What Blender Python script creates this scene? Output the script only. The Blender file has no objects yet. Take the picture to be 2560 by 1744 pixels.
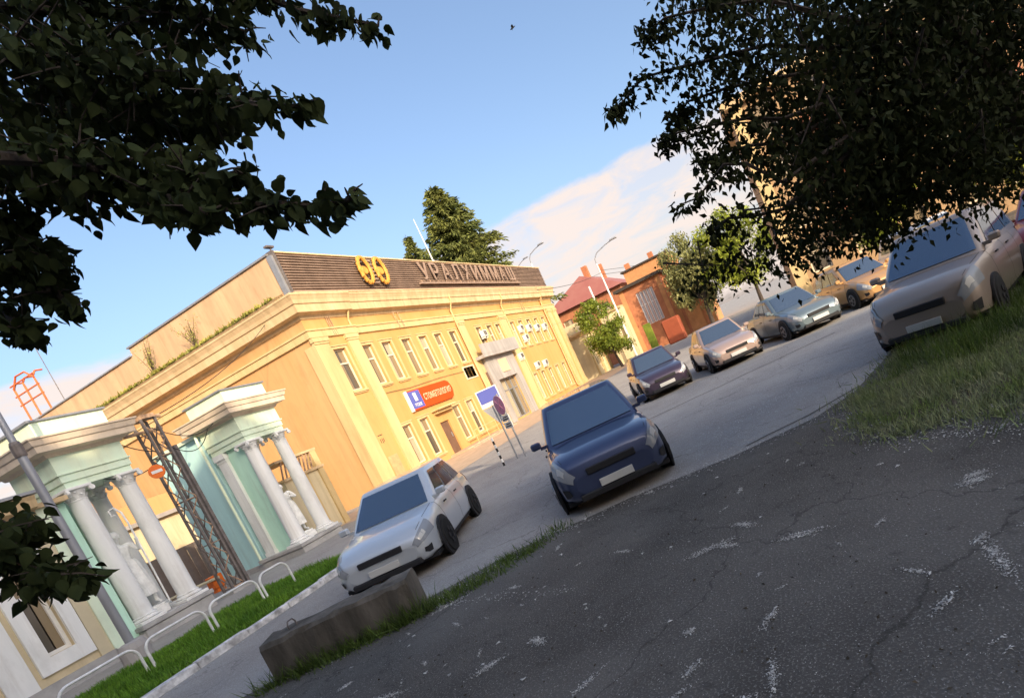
import bpy, math, random
import numpy as np
from mathutils import Matrix, Vector

random.seed(11); RNG = np.random.default_rng(11)
S = bpy.context.scene
COL = S.collection
K = 1.25            # everything below is laid out with the eye at 1.6; the whole place is enlarged by K at the end
R = math.radians

# ------------------------------------------------------------------ camera
cam = bpy.data.cameras.new('camera'); CAM = bpy.data.objects.new('camera', cam); COL.objects.link(CAM)
right = Vector((0.26580686, -0.87187649, -0.41131265)); down = Vector((-0.23959096, 0.35352754, -0.90422035)); fwd = Vector((0.93377882, 0.33889477, -0.11492368))
M = Matrix((right, -down, -fwd)).transposed().to_4x4(); M.translation = (0, 0, 1.6)
CAM.matrix_world = M
cam.sensor_width = 36.0; cam.lens = 1454.74/2560*36; cam.shift_x = (1280-1501.7)/2560; cam.shift_y = (1076.95-872)/2560
cam.clip_start = 0.05; cam.clip_end = 3000
S.camera = CAM

# ------------------------------------------------------------------ light
SUN_EL, SUN_AZ = R(22.5), math.atan2(-.785, -.62)      # the sun stands low behind the camera, to the left
wd = bpy.data.worlds.new('World'); S.world = wd; wd.use_nodes = True
wn, wl = wd.node_tree.nodes, wd.node_tree.links
for n in list(wn): wn.remove(n)
def N(t, **k):
    n = wn.new(t)
    for a, b in k.items(): setattr(n, a, b)
    return n
out = N('ShaderNodeOutputWorld'); bg = N('ShaderNodeBackground'); bg.inputs[1].default_value = 1.0
sky = N('ShaderNodeTexSky', sky_type='NISHITA', sun_disc=False, sun_elevation=SUN_EL, sun_rotation=math.pi/2-SUN_AZ, altitude=200.0, air_density=1.0, dust_density=6.0, ozone_density=2.0)
SKY_STRENGTH = 0.115
sc = N('ShaderNodeVectorMath', operation='SCALE'); sc.inputs['Scale'].default_value = SKY_STRENGTH
wl.new(sky.outputs[0], sc.inputs[0])
tc = N('ShaderNodeTexCoord'); sep = N('ShaderNodeSeparateXYZ'); wl.new(tc.outputs['Generated'], sep.inputs[0])
nz = N('ShaderNodeTexNoise'); nz.inputs['Scale'].default_value = 5.0; nz.inputs['Detail'].default_value = 6.0; nz.inputs['Roughness'].default_value = .62
mp = N('ShaderNodeMapping'); mp.inputs['Scale'].default_value = (1, 1, 2.6); wl.new(tc.outputs['Generated'], mp.inputs[0]); wl.new(mp.outputs[0], nz.inputs[0])
def math_node(op, a, b=None, c=None):
    m = N('ShaderNodeMath', operation=op)
    for i, v in enumerate((a, b, c)):
        if v is None: continue
        if isinstance(v, (int, float)): m.inputs[i].default_value = v
        else: wl.new(v, m.inputs[i])
    return m.outputs[0]
hz = math_node('MULTIPLY_ADD', nz.outputs[0], -.055, sep.outputs[2])        # height of the view direction, ruffled
ramp = N('ShaderNodeMapRange', interpolation_type='SMOOTHSTEP'); wl.new(hz, ramp.inputs[0])
for i, v in enumerate((.226, .243, 1.0, 0.0)): ramp.inputs[i+1].default_value = v
nz2 = N('ShaderNodeTexNoise'); nz2.inputs['Scale'].default_value = 9.0; nz2.inputs['Detail'].default_value = 8.0; nz2.inputs['Roughness'].default_value = .6; nz2.inputs['Distortion'].default_value = .6
mp2 = N('ShaderNodeMapping'); mp2.inputs['Scale'].default_value = (1, 1, 3.5); wl.new(tc.outputs['Generated'], mp2.inputs[0]); wl.new(mp2.outputs[0], nz2.inputs[0])
dens = N('ShaderNodeMapRange'); wl.new(nz2.outputs[0], dens.inputs[0])
for i, v in enumerate((.38, .58, .5, 1.0)): dens.inputs[i+1].default_value = v
mask = math_node('MULTIPLY', ramp.outputs[0], dens.outputs[0])
mask = math_node('MULTIPLY', mask, .93)
mix = N('ShaderNodeMix', data_type='RGBA'); wl.new(mask, mix.inputs['Factor']); wl.new(sc.outputs[0], mix.inputs[6])
mix.inputs[7].default_value = (.375, .32, .29, 1)
wl.new(mix.outputs[2], bg.inputs[0]); wl.new(bg.outputs[0], out.inputs[0])

sl = bpy.data.lights.new('sun', 'SUN'); SUN = bpy.data.objects.new('sun', sl); COL.objects.link(SUN)
sl.energy = 2.0; sl.angle = R(.53); sl.color = (1.0, .80, .55)
sd = Vector((math.cos(SUN_AZ)*math.cos(SUN_EL), math.sin(SUN_AZ)*math.cos(SUN_EL), math.sin(SUN_EL)))   # towards the sun
SUN.rotation_euler = sd.to_track_quat('Z', 'Y').to_euler()

S.view_settings.view_transform = 'Standard'; S.view_settings.look = 'None'; S.view_settings.exposure = 1.45; S.view_settings.gamma = 1.0
S.render.resolution_x, S.render.resolution_y = 1024, 697
try: S.cycles.max_bounces = 6; S.cycles.transparent_max_bounces = 8
except Exception: pass

# ------------------------------------------------------------------ materials
MATS = {}
def mat(name, col, rough=.8, var=.12, scale=2.0, bump=.15, bscale=30.0, metal=0.0, spec=.3, col2=None, cov=.5, streak=False, trans=0.0, coat=0.0, detail=5.0, grime=0.0):
    """colour with blotches of col2 (or a lighter/darker tone), fine relief; position based"""
    m = bpy.data.materials.new(name); m.use_nodes = True; MATS[name] = m
    nt = m.node_tree; nd, lk = nt.nodes, nt.links
    b = nd['Principled BSDF']; b.inputs['Roughness'].default_value = rough; b.inputs['Metallic'].default_value = metal
    b.inputs['Specular IOR Level'].default_value = spec
    if coat: b.inputs['Coat Weight'].default_value = coat; b.inputs['Coat Roughness'].default_value = .06
    g = nd.new('ShaderNodeNewGeometry'); mpn = nd.new('ShaderNodeMapping'); lk.new(g.outputs['Position'], mpn.inputs[0])
    if streak: mpn.inputs['Scale'].default_value = (1, 1, .18)
    n1 = nd.new('ShaderNodeTexNoise'); n1.inputs['Scale'].default_value = scale; n1.inputs['Detail'].default_value = detail; n1.inputs['Roughness'].default_value = .62
    lk.new(mpn.outputs[0], n1.inputs[0])
    mr = nd.new('ShaderNodeMapRange'); mr.inputs[1].default_value = cov-.16; mr.inputs[2].default_value = cov+.16; lk.new(n1.outputs[0], mr.inputs[0])
    mx = nd.new('ShaderNodeMix'); mx.data_type = 'RGBA'; lk.new(mr.outputs[0], mx.inputs['Factor'])
    c1 = tuple(min(1, c*(1+var)) for c in col); c2 = col2 or tuple(c*(1-var) for c in col)
    mx.inputs[6].default_value = (*c1, 1); mx.inputs[7].default_value = (*c2, 1)
    colour = mx.outputs[2]
    if grime:                       # rain streaks and blotches of old dirt
        for sc_g, zs, lo, hi, k in ((3.2, .07, .50, .74, grime), (.9, .6, .52, .70, grime*.7)):
            mg = nd.new('ShaderNodeMapping'); mg.inputs['Scale'].default_value = (1, 1, zs); mg.inputs['Location'].default_value = (sc_g, 7.3, 1.1); lk.new(g.outputs['Position'], mg.inputs[0])
            ng = nd.new('ShaderNodeTexNoise'); ng.inputs['Scale'].default_value = sc_g; ng.inputs['Detail'].default_value = 6; ng.inputs['Roughness'].default_value = .7; lk.new(mg.outputs[0], ng.inputs[0])
            rg = nd.new('ShaderNodeMapRange'); lk.new(ng.outputs[0], rg.inputs[0])
            for i_, q_ in enumerate((lo, hi, 0.0, k)): rg.inputs[i_+1].default_value = q_
            xg = nd.new('ShaderNodeMix'); xg.data_type = 'RGBA'; lk.new(rg.outputs[0], xg.inputs['Factor']); lk.new(colour, xg.inputs[6]); xg.inputs[7].default_value = (col[0]*.52, col[1]*.48, col[2]*.44, 1); colour = xg.outputs[2]
    lk.new(colour, b.inputs['Base Color'])
    if bump:
        n2 = nd.new('ShaderNodeTexNoise'); n2.inputs['Scale'].default_value = bscale; n2.inputs['Detail'].default_value = 4.0; lk.new(g.outputs['Position'], n2.inputs[0])
        bp = nd.new('ShaderNodeBump'); bp.inputs['Strength'].default_value = bump; bp.inputs['Distance'].default_value = .02; lk.new(n2.outputs[0], bp.inputs['Height']); lk.new(bp.outputs[0], b.inputs['Normal'])
    if trans:                       # every leaf or blade has a tone of its own
        ri = nd.new('ShaderNodeMapRange'); lk.new(g.outputs['Random Per Island'], ri.inputs[0]); ri.inputs[3].default_value = .55; ri.inputs[4].default_value = 1.5
        vs_ = nd.new('ShaderNodeVectorMath'); vs_.operation = 'SCALE'; lk.new(mx.outputs[2], vs_.inputs[0]); lk.new(ri.outputs[0], vs_.inputs['Scale']); lk.new(vs_.outputs[0], b.inputs['Base Color'])
        tr = nd.new('ShaderNodeBsdfTranslucent'); ms = nd.new('ShaderNodeMixShader'); ms.inputs[0].default_value = trans
        lk.new(vs_.outputs[0], tr.inputs[0]); lk.new(b.outputs[0], ms.inputs[1]); lk.new(tr.outputs[0], ms.inputs[2]); lk.new(ms.outputs[0], nd['Material Output'].inputs[0])
    return m

def asphalt(name, base, speck, patch, grit=1.0, pscale=.35):
    m = bpy.data.materials.new(name); m.use_nodes = True; MATS[name] = m
    nt = m.node_tree; nd, lk = nt.nodes, nt.links; b = nd['Principled BSDF']
    b.inputs['Roughness'].default_value = .85; b.inputs['Specular IOR Level'].default_value = .25
    g = nd.new('ShaderNodeNewGeometry')
    def noise(s, d=4, r=.6):
        n = nd.new('ShaderNodeTexNoise'); n.inputs['Scale'].default_value = s; n.inputs['Detail'].default_value = d; n.inputs['Roughness'].default_value = r; lk.new(g.outputs['Position'], n.inputs[0]); return n.outputs[0]
    def rng(v, a, z, lo=0., hi=1.):
        r = nd.new('ShaderNodeMapRange'); lk.new(v, r.inputs[0])
        for i, q in enumerate((a, z, lo, hi)): r.inputs[i+1].default_value = q
        return r.outputs[0]
    def mixc(f, a, c):
        x = nd.new('ShaderNodeMix'); x.data_type = 'RGBA'; lk.new(f, x.inputs['Factor'])
        for i, q in ((6, a), (7, c)):
            if isinstance(q, tuple): x.inputs[i].default_value = (*q, 1)
            else: lk.new(q, x.inputs[i])
        return x.outputs[2]
    c = mixc(rng(noise(pscale, 7, .65), .38, .62), base, patch)
    fine = noise(55*grit, 3, .7)
    c = mixc(rng(fine, .54, .66), c, speck)
    vo = nd.new('ShaderNodeTexVoronoi'); vo.inputs['Scale'].default_value = 42*grit; lk.new(g.outputs['Position'], vo.inputs[0])
    c = mixc(rng(vo.outputs[0], .0, .16, .55, 0.), c, tuple(min(1, q*1.9) for q in speck))
    c = mixc(rng(noise(5.5, 6, .7), .57, .68, 0, .5), c, tuple(q*.62 for q in base))
    # thin wandering cracks
    wv = nd.new('ShaderNodeTexNoise'); wv.inputs['Scale'].default_value = 2.2; wv.inputs['Detail'].default_value = 5; lk.new(g.outputs['Position'], wv.inputs[0])
    va = nd.new('ShaderNodeVectorMath'); va.operation = 'MULTIPLY_ADD'; lk.new(wv.outputs['Color'], va.inputs[0]); va.inputs[1].default_value = (.9, .9, 0); lk.new(g.outputs['Position'], va.inputs[2])
    ve = nd.new('ShaderNodeTexVoronoi'); ve.feature = 'DISTANCE_TO_EDGE'; ve.inputs['Scale'].default_value = .33; lk.new(va.outputs[0], ve.inputs[0])
    c = mixc(rng(ve.outputs[0], .0015, .005, .5, 0.), c, tuple(q*.35 for q in base))
    c = mixc(rng(noise(14.0, 5, .75), .60, .72, 0, .55), c, tuple(min(1, q*.45) for q in base))
    lk.new(c, b.inputs['Base Color'])
    bp = nd.new('ShaderNodeBump'); bp.inputs['Strength'].default_value = .8; bp.inputs['Distance'].default_value = .015; lk.new(fine, bp.inputs['Height']); lk.new(bp.outputs[0], b.inputs['Normal'])
    return m

def glass_mat(name, col, rough=.06, spec=.9):
    m = bpy.data.materials.new(name); m.use_nodes = True; MATS[name] = m
    nt = m.node_tree; nd, lk = nt.nodes, nt.links; b = nd['Principled BSDF']
    b.inputs['Base Color'].default_value = (*col, 1); b.inputs['Roughness'].default_value = rough; b.inputs['Specular IOR Level'].default_value = spec
    g = nd.new('ShaderNodeNewGeometry'); n = nd.new('ShaderNodeTexNoise'); n.inputs['Scale'].default_value = 1.1; lk.new(g.outputs['Position'], n.inputs[0])
    bp = nd.new('ShaderNodeBump'); bp.inputs['Strength'].default_value = .05; bp.inputs['Distance'].default_value = .05; lk.new(n.outputs[0], bp.inputs['Height']); lk.new(bp.outputs[0], b.inputs['Normal'])
    return m

asphalt('yard_asphalt', (.066, .060, .053), (.25, .235, .212), (.135, .125, .112))
asphalt('road_asphalt', (.36, .34, .315), (.55, .53, .50), (.28, .262, .245), pscale=.5)
asphalt('light_asphalt', (.36, .34, .31), (.46, .44, .41), (.30, .285, .265), pscale=.6)
mat('paving', (.50, .37, .26), .85, .15, 1.5, .2, 12)
mat('soil', (.09, .075, .055), .95, .3, 3, .6, 25)
mat('yellow_wall', (.575, .345, .16), .85, .05, .5, .1, 25, col2=(.55, .305, .125), streak=True, grime=0.3)
mat('yellow_front', (.56, .335, .135), .85, .05, .5, .1, 25, col2=(.53, .295, .10), streak=True, grime=0.26)  # same paint as the side wall; hue shifted for how light falls
mat('cream_trim', (.61, .46, .235), .8, .06, 1.2, .1, 20, col2=(.56, .41, .20), streak=True, grime=0.38)
mat('cornice_paint', (.63, .47, .28), .82, .07, 1.5, .12, 18, col2=(.55, .40, .22), streak=True, grime=0.5)
mat('attic_plaster', (.60, .40, .24), .9, .07, .8, .2, 15, col2=(.50, .33, .20), streak=True, grime=0.45)
mat('old_brick', (.26, .17, .09), .95, .3, 9, .6, 14, col2=(.13, .09, .04))
mat('window_frame', (.66, .60, .46), .6, .06, 3, .05)
glass_mat('window_glass', (.25, .19, .115), .12, .6)  # warm base colour stands in for what the panes reflect
glass_mat('window_glass_dark', (.10, .085, .065), .08, .8)
glass_mat('window_curtain', (.42, .35, .25), .3, .4)
mat('roof_slat', (.235, .165, .125), .6, .12, 1.2, .05, col2=(.18, .125, .095))
mat('dark_backing', (.05, .04, .035), .8, .1)
mat('pavilion_trim', (.74, .62, .48), .82, .07, 1.5, .12, 18, col2=(.66, .54, .42), streak=True, grime=0.38)
mat('stall_red', (.30, .075, .035), .6, .1, 2, .05)
mat('sign_purple', (.50, .20, .34), .45, .05, 2, 0)
mat('zinc', (.34, .35, .37), .45, .12, 3, .05, metal=.5)
mat('letter_paint', (.31, .22, .17), .6, .15, 4, .05)
mat('emblem_gold', (.62, .31, .06), .5, .12, 3, .05)
mat('sign_red', (.80, .07, .008), .45, .04, 1, .0)
mat('sign_blue', (.10, .12, .42), .45, .05, 1, .0)
mat('sign_white', (.75, .74, .72), .5, .05, 2, .0)
mat('sign_peach', (.85, .52, .33), .5, .04, 2, .0)
mat('door_brown', (.16, .09, .06), .5, .12, 3, .05)
mat('rust_board', (.55, .33, .17), .8, .15, 3, .1)
mat('stone_grey', (.36, .34, .33), .8, .15, 1.5, .2, 12, streak=True, grime=0.38)
mat('teal_wall', (.50, .76, .75), .85, .08, 1.0, .12, 18, col2=(.45, .70, .70), streak=True, grime=0.38)
mat('mint_wall', (.56, .82, .68), .85, .1, 1.0, .12, 18, col2=(.43, .70, .56), streak=True, grime=0.38)
mat('pale_teal', (.66, .82, .66), .85, .08, 1.0, .12, 18, col2=(.74, .80, .60), streak=True, grime=0.38)
mat('column_white', (.82, .82, .80), .8, .07, 1.3, .12, 16, col2=(.72, .73, .72), streak=True, grime=0.5)
mat('plaster_white', (.85, .85, .83), .75, .08, 5, .15, 20, col2=(.70, .70, .68))
mat('plinth_grey', (.40, .39, .38), .9, .18, 2.2, .3, 14)
mat('beige_wall', (.64, .54, .36), .88, .1, 1.0, .15, 18, col2=(.54, .45, .29), streak=True, grime=0.55)
mat('beige_light', (.60, .52, .36), .88, .08, 1.0, .12, 18)
mat('brown_gate', (.12, .10, .09), .6, .15, 2, .05)
mat('steel_dark', (.19, .165, .155), .55, .25, 6, .1, metal=.4)
mat('steel_rusty', (.44, .29, .19), .75, .3, 6, .2, col2=(.16, .11, .08))
mat('orange_paint', (.75, .16, .02), .5, .1, 4, .05)
mat('cage_orange', (.62, .15, .05), .55, .15, 4, .05)
mat('pole_grey', (.30, .31, .34), .5, .15, 2, .08, metal=.3, streak=True)
mat('rail_white', (.8, .8, .79), .5, .12, 8, .05)
mat('kerb_white', (.78, .77, .75), .85, .2, 5, .3, 25, col2=(.34, .33, .32))
mat('kerb_grey', (.28, .28, .27), .9, .15, 4, .3, 25)
mat('concrete_old', (.14, .125, .108), .92, .25, 3, .5, 18, col2=(.06, .055, .045), streak=True)
mat('black_paint', (.02, .02, .02), .5, .1)
mat('bark', (.07, .055, .045), .95, .3, 8, .7, 30)
mat('wire', (.03, .03, .03), .6, .1)
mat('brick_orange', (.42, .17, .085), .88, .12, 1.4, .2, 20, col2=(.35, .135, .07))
mat('brick_lit', (.52, .25, .11), .88, .12, 1.4, .2, 20)  # lighter copy of the orange brick, sunlight put into the colour
mat('roof_red', (.29, .12, .10), .6, .1, .6, .05, col2=(.29, .105, .09))
mat('blind_grey', (.42, .41, .44), .5, .08)
mat('cream_wall', (.66, .56, .36), .85, .08, 1, .1, streak=True, grime=0.38)
mat('apartment_yellow', (.40, .26, .14), .85, .07, .4, .1, streak=True, grime=0.38)
mat('apartment_red', (.42, .17, .10), .85, .1, .5, .1)
mat('block_grey', (.33, .31, .29), .85, .1, .5, .1)
mat('fluff_white', (.62, .60, .56), .95, .15, 9, .0, trans=.3)
mat('dead_leaf', (.06, .045, .028), .8, .4, 9, .0)
def leaf(name, c1, c2, tr=.3, sc_=1.6, rough=.5, spec=.3):
    return mat(name, c1, rough, 0.1, sc_, 0, col2=c2, trans=tr, spec=spec)
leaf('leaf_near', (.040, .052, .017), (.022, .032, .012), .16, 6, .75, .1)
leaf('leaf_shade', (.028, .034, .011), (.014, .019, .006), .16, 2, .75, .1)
leaf('leaf_lime', (.36, .40, .06), (.20, .26, .035), .45, .9)
leaf('leaf_willow', (.34, .34, .14), (.21, .225, .09), .45, .9)
leaf('leaf_bush', (.26, .31, .045), (.12, .18, .025), .4, 1.0)
leaf('leaf_olive', (.34, .33, .08), (.20, .22, .05), .3, 2)
leaf('needle', (.17, .18, .045), (.07, .095, .025), .2, .35, .7)
leaf('grass_green', (.16, .30, .03), (.085, .20, .02), .3, 1.4)
leaf('grass_verge', (.15, .21, .055), (.31, .32, .20), .3, 1.6)
leaf('grass_weed', (.11, .17, .035), (.07, .11, .022), .3, 3)

# ------------------------------------------------------------------ helpers
class MB:
    def __init__(s): s.v = []; s.f = []
    def add(s, vs, fs):
        o = len(s.v); s.v += [tuple(p) for p in vs]; s.f += [tuple(i+o for i in q) for q in fs]; return s
    def quad(s, a, b, c, d): return s.add([a, b, c, d], [(0, 1, 2, 3)])
    def box(s, x0, x1, y0, y1, z0, z1):
        return s.add([(x0,y0,z0),(x1,y0,z0),(x1,y1,z0),(x0,y1,z0),(x0,y0,z1),(x1,y0,z1),(x1,y1,z1),(x0,y1,z1)],
                     [(0,3,2,1),(4,5,6,7),(0,1,5,4),(1,2,6,5),(2,3,7,6),(3,0,4,7)])
    def bbox(s, x0, x1, y0, y1, z0, z1, b=.01):
        """box with chamfered edges"""
        vs = []; 
        for z, i in ((z0, b), (z0+b, 0), (z1-b, 0), (z1, b)):
            x_0, x_1, y_0, y_1 = x0+i, x1-i, y0+i, y1-i
            c = b if i == 0 else 0.4*b
            vs += [(x_0+c,y_0,z),(x_1-c,y_0,z),(x_1,y_0+c,z),(x_1,y_1-c,z),(x_1-c,y_1,z),(x_0+c,y_1,z),(x_0,y_1-c,z),(x_0,y_0+c,z)]
        fs = [tuple(range(7, -1, -1)), tuple(range(24, 32))]
        for r in range(3):
            for k in range(8): fs.append((r*8+k, r*8+(k+1) % 8, r*8+8+(k+1) % 8, r*8+8+k))
        return s.add(vs, fs)
    def obox(s, c, ax, ay, L, W, z0, z1):
        """box on a turned footprint: c centre, ax unit dir of L"""
        c = Vector((*c, 0)); a = Vector((ax[0], ax[1], 0)).normalized(); n = Vector((-a.y, a.x, 0))
        p = [c+a*(L/2*i)+n*(W/2*j) for i, j in ((-1,-1),(1,-1),(1,1),(-1,1))]
        return s.add([(q.x,q.y,z0) for q in p]+[(q.x,q.y,z1) for q in p], [(0,3,2,1),(4,5,6,7),(0,1,5,4),(1,2,6,5),(2,3,7,6),(3,0,4,7)])
    def tube(s, pts, r, n=8, cap=True):
        pts = [Vector(p) for p in pts]; k = len(pts); rs = r if isinstance(r, (list, tuple)) else [r]*k
        t0 = (pts[1]-pts[0]).normalized(); u = t0.orthogonal().normalized(); vs = []
        for i, p in enumerate(pts):
            t = (pts[min(i+1, k-1)]-pts[max(i-1, 0)]).normalized()
            u = (u-t*u.dot(t)); u = u.normalized() if u.length > 1e-6 else t.orthogonal().normalized(); w = t.cross(u)
            for j in range(n):
                a = 2*math.pi*j/n; vs.append(p+u*(math.cos(a)*rs[i])+w*(math.sin(a)*rs[i]))
        fs = [(i*n+j, i*n+(j+1) % n, (i+1)*n+(j+1) % n, (i+1)*n+j) for i in range(k-1) for j in range(n)]
        if cap: fs += [tuple(range(n-1, -1, -1)), tuple(range((k-1)*n, k*n))]
        return s.add(vs, fs)
    def lathe(s, prof, c=(0,0,0), n=24, axis='z', flute=0, fd=0.0):
        vs = []
        for r, z in prof:
            for j in range(n):
                a = 2*math.pi*j/n; rr = r*(1-fd*(.5+.5*math.cos(flute*a))) if flute else r
                x, y = rr*math.cos(a), rr*math.sin(a)
                p = {'z': (x, y, z), 'y': (x, z, y), 'x': (z, x, y)}[axis]
                vs.append((p[0]+c[0], p[1]+c[1], p[2]+c[2]))
        k = len(prof); fs = [(i*n+j, i*n+(j+1) % n, (i+1)*n+(j+1) % n, (i+1)*n+j) for i in range(k-1) for j in range(n)]
        fs += [tuple(range(n-1, -1, -1)), tuple(range((k-1)*n, k*n))]
        return s.add(vs, fs)
    def prism(s, poly, P):
        """poly of 2D points extruded; P(a,b,t) with t in 0..1 -> point"""
        n = len(poly); vs = [P(a, b, 0) for a, b in poly]+[P(a, b, 1) for a, b in poly]
        return s.add(vs, [tuple(range(n-1, -1, -1)), tuple(range(n, 2*n))]+[(i, (i+1) % n, n+(i+1) % n, n+i) for i in range(n)])
    def sweep(s, prof, path, closed=False):
        """prof [(out,z)], path [(x,y,nx,ny)] corners with outward mitre vectors"""
        k = len(prof); vs = []
        for x, y, nx, ny in path:
            for o, z in prof: vs.append((x+nx*o, y+ny*o, z))
        fs = []; m = len(path)
        for i in range(m if closed else m-1):
            j = (i+1) % m
            for q in range(k-1): fs.append((i*k+q, j*k+q, j*k+q+1, i*k+q+1))
        if not closed: fs += [tuple(range(k)), tuple(range((m-1)*k+k-1, (m-1)*k-1, -1))]
        return s.add(vs, fs)
    def build(s, name, m, parent=None, smooth=False, **tags):
        me = bpy.data.meshes.new(name); me.from_pydata(s.v, [], s.f); me.update()
        me.materials.append(MATS[m] if isinstance(m, str) else m)
        if smooth:
            me.polygons.foreach_set('use_smooth', [True]*len(me.polygons))
            try: me.set_sharp_from_angle(angle=R(40))
            except Exception: pass
        return link(name, me, parent, **tags)
def recalc(me):
    import bmesh
    bm = bmesh.new(); bm.from_mesh(me); bmesh.ops.recalc_face_normals(bm, faces=bm.faces); bm.to_mesh(me); bm.free()
def link(name, me, parent=None, **tags):
    o = bpy.data.objects.new(name, me); COL.objects.link(o)
    if parent: o.parent = parent; o.matrix_parent_inverse = parent.matrix_basis.inverted() if tags.pop('world', True) else Matrix()
    for k, v in tags.items(): o[k] = v
    return o
def thing(name, label, cat, loc=(0,0,0), rz=0, group=None):
    o = bpy.data.objects.new(name, None); COL.objects.link(o); o.location = loc; o.rotation_euler = (0, 0, rz); o['label'] = label; o['category'] = cat
    o.empty_display_size = .3
    if group: o['group'] = group
    bpy.context.view_layer.update() if False else None
    return o
def copy_tree(o, parent=None, **tags):
    c = o.copy(); COL.objects.link(c); c.parent = parent
    if parent: c.matrix_parent_inverse = o.matrix_parent_inverse.copy()
    for k, v in tags.items(): c[k] = v
    for ch in [q for q in bpy.data.objects if q.parent == o]: copy_tree(ch, c)
    return c
def inst_mesh(name, tv, tf, pos, rot, scl, m, parent=None, **tags):
    """many copies of a small template joined into one mesh: pos (n,3), rot (n,3,3), scl (n,) or (n,3)"""
    tv = np.asarray(tv, float); n = len(pos); k = len(tv)
    scl = np.asarray(scl); scl = scl[:, None, None] if scl.ndim == 1 else scl[:, None, :]
    V = np.einsum('nij,nkj->nki', rot, tv[None]*scl)+pos[:, None, :]
    V = V.reshape(-1, 3)
    me = bpy.data.meshes.new(name); nv = n*k
    me.vertices.add(nv); me.vertices.foreach_set('co', V.astype(np.float32).ravel())
    loops = np.concatenate([np.asarray(f) for f in tf]); cnt = np.array([len(f) for f in tf])
    L = (loops[None]+(np.arange(n)*k)[:, None]).ravel(); me.loops.add(len(L)); me.loops.foreach_set('vertex_index', L.astype(np.int32))
    tot = np.tile(cnt, n); st = np.concatenate([[0], np.cumsum(tot)[:-1]])
    me.polygons.add(len(tot)); me.polygons.foreach_set('loop_start', st.astype(np.int32)); me.polygons.foreach_set('loop_total', tot.astype(np.int32))
    me.update(calc_edges=True); me.validate(); me.materials.append(MATS[m])
    return link(name, me, parent, **tags)
def rotmats(n, up=None, spread=1.0, rng=RNG):
    """random frames; local z near 'up' (n,3)"""
    z = rng.normal(size=(n, 3)) if up is None else np.asarray(up)+rng.normal(size=(n, 3))*spread
    z /= np.linalg.norm(z, axis=1, keepdims=True)+1e-9
    x = rng.normal(size=(n, 3)); x -= (x*z).sum(1, keepdims=True)*z; x /= np.linalg.norm(x, axis=1, keepdims=True)+1e-9
    y = np.cross(z, x); return np.stack([x, y, z], axis=2)
def wall_holes(mb, a0, a1, z0, z1, holes, depth, P):
    """wall sheet with rectangular openings and their reveals; P(a,z,d) -> point, d inwards"""
    A = sorted({a0, a1, *[h[0] for h in holes], *[h[1] for h in holes]}); Z = sorted({z0, z1, *[h[2] for h in holes], *[h[3] for h in holes]})
    for i in range(len(A)-1):
        for j in range(len(Z)-1):
            ca, cz = (A[i]+A[i+1])/2, (Z[j]+Z[j+1])/2
            if any(h[0] < ca < h[1] and h[2] < cz < h[3] for h in holes): continue
            mb.quad(P(A[i],Z[j],0), P(A[i+1],Z[j],0), P(A[i+1],Z[j+1],0), P(A[i],Z[j+1],0))
    for b0, b1, c0, c1 in holes:
        for (p, q) in (((b0,c0),(b1,c0)), ((b1,c0),(b1,c1)), ((b1,c1),(b0,c1)), ((b0,c1),(b0,c0))):
            mb.quad(P(*p,0), P(*p,depth), P(*q,depth), P(*q,0))
def pbox(mb, P, a0, a1, z0, z1, d0, d1):
    c = [P(a, z, d) for d in (d0, d1) for a, z in ((a0,z0),(a1,z0),(a1,z1),(a0,z1))]
    mb.add(c, [(0,1,2,3),(7,6,5,4),(0,4,5,1),(1,5,6,2),(2,6,7,3),(3,7,4,0)])
def window(parent, P, a0, a1, z0, z1, d, transom=.66, mull=True, fw=.07, frame='window_frame', glass='window_glass', mulls=1):
    fr = MB(); w = a1-a0
    pbox(fr, P, a0, a0+fw, z0, z1, d-.03, d+.05); pbox(fr, P, a1-fw, a1, z0, z1, d-.03, d+.05)
    pbox(fr, P, a0+fw, a1-fw, z0, z0+fw, d-.028, d+.05); pbox(fr, P, a0+fw, a1-fw, z1-fw, z1, d-.028, d+.05)
    zt = z0+(z1-z0)*transom
    cells = [(z0+fw, zt-.035), (zt+.035, z1-fw)] if transom else [(z0+fw, z1-fw)]
    if transom: pbox(fr, P, a0+fw, a1-fw, zt-.035, zt+.035, d-.026, d+.05)
    f = fr.build('window', frame, parent)
    for c0, c1 in cells:
        xs = [a0+fw+(w-2*fw)*i/(mulls+1) for i in range(mulls+2)]
        for i in range(mulls+1):
            p = MB(); e = .014 if mulls else 0
            pbox(p, P, xs[i]+(e if i else 0), xs[i+1]-(e if i < mulls else 0), c0, c1, d+.02, d+.03); p.build('pane', random.choice(('window_glass','window_glass','window_glass_dark','window_curtain')) if glass == 'window_glass' else glass, f)
    return f
def text_mesh(s, size, depth, m, name, parent=None, stretch=1.0):
    cu = bpy.data.curves.new(name, 'FONT'); cu.body = s; cu.size = size; cu.extrude = depth; cu.align_x = 'CENTER'; cu.align_y = 'CENTER'; cu.resolution_u = 3
    t = bpy.data.objects.new(name+'_tmp', cu); COL.objects.link(t)
    dg = bpy.context.evaluated_depsgraph_get(); me = bpy.data.meshes.new_from_object(t.evaluated_get(dg)); bpy.data.objects.remove(t); bpy.data.curves.remove(cu)
    me.name = name; me.materials.clear(); me.materials.append(MATS[m])
    return link(name, me, parent)

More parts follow.
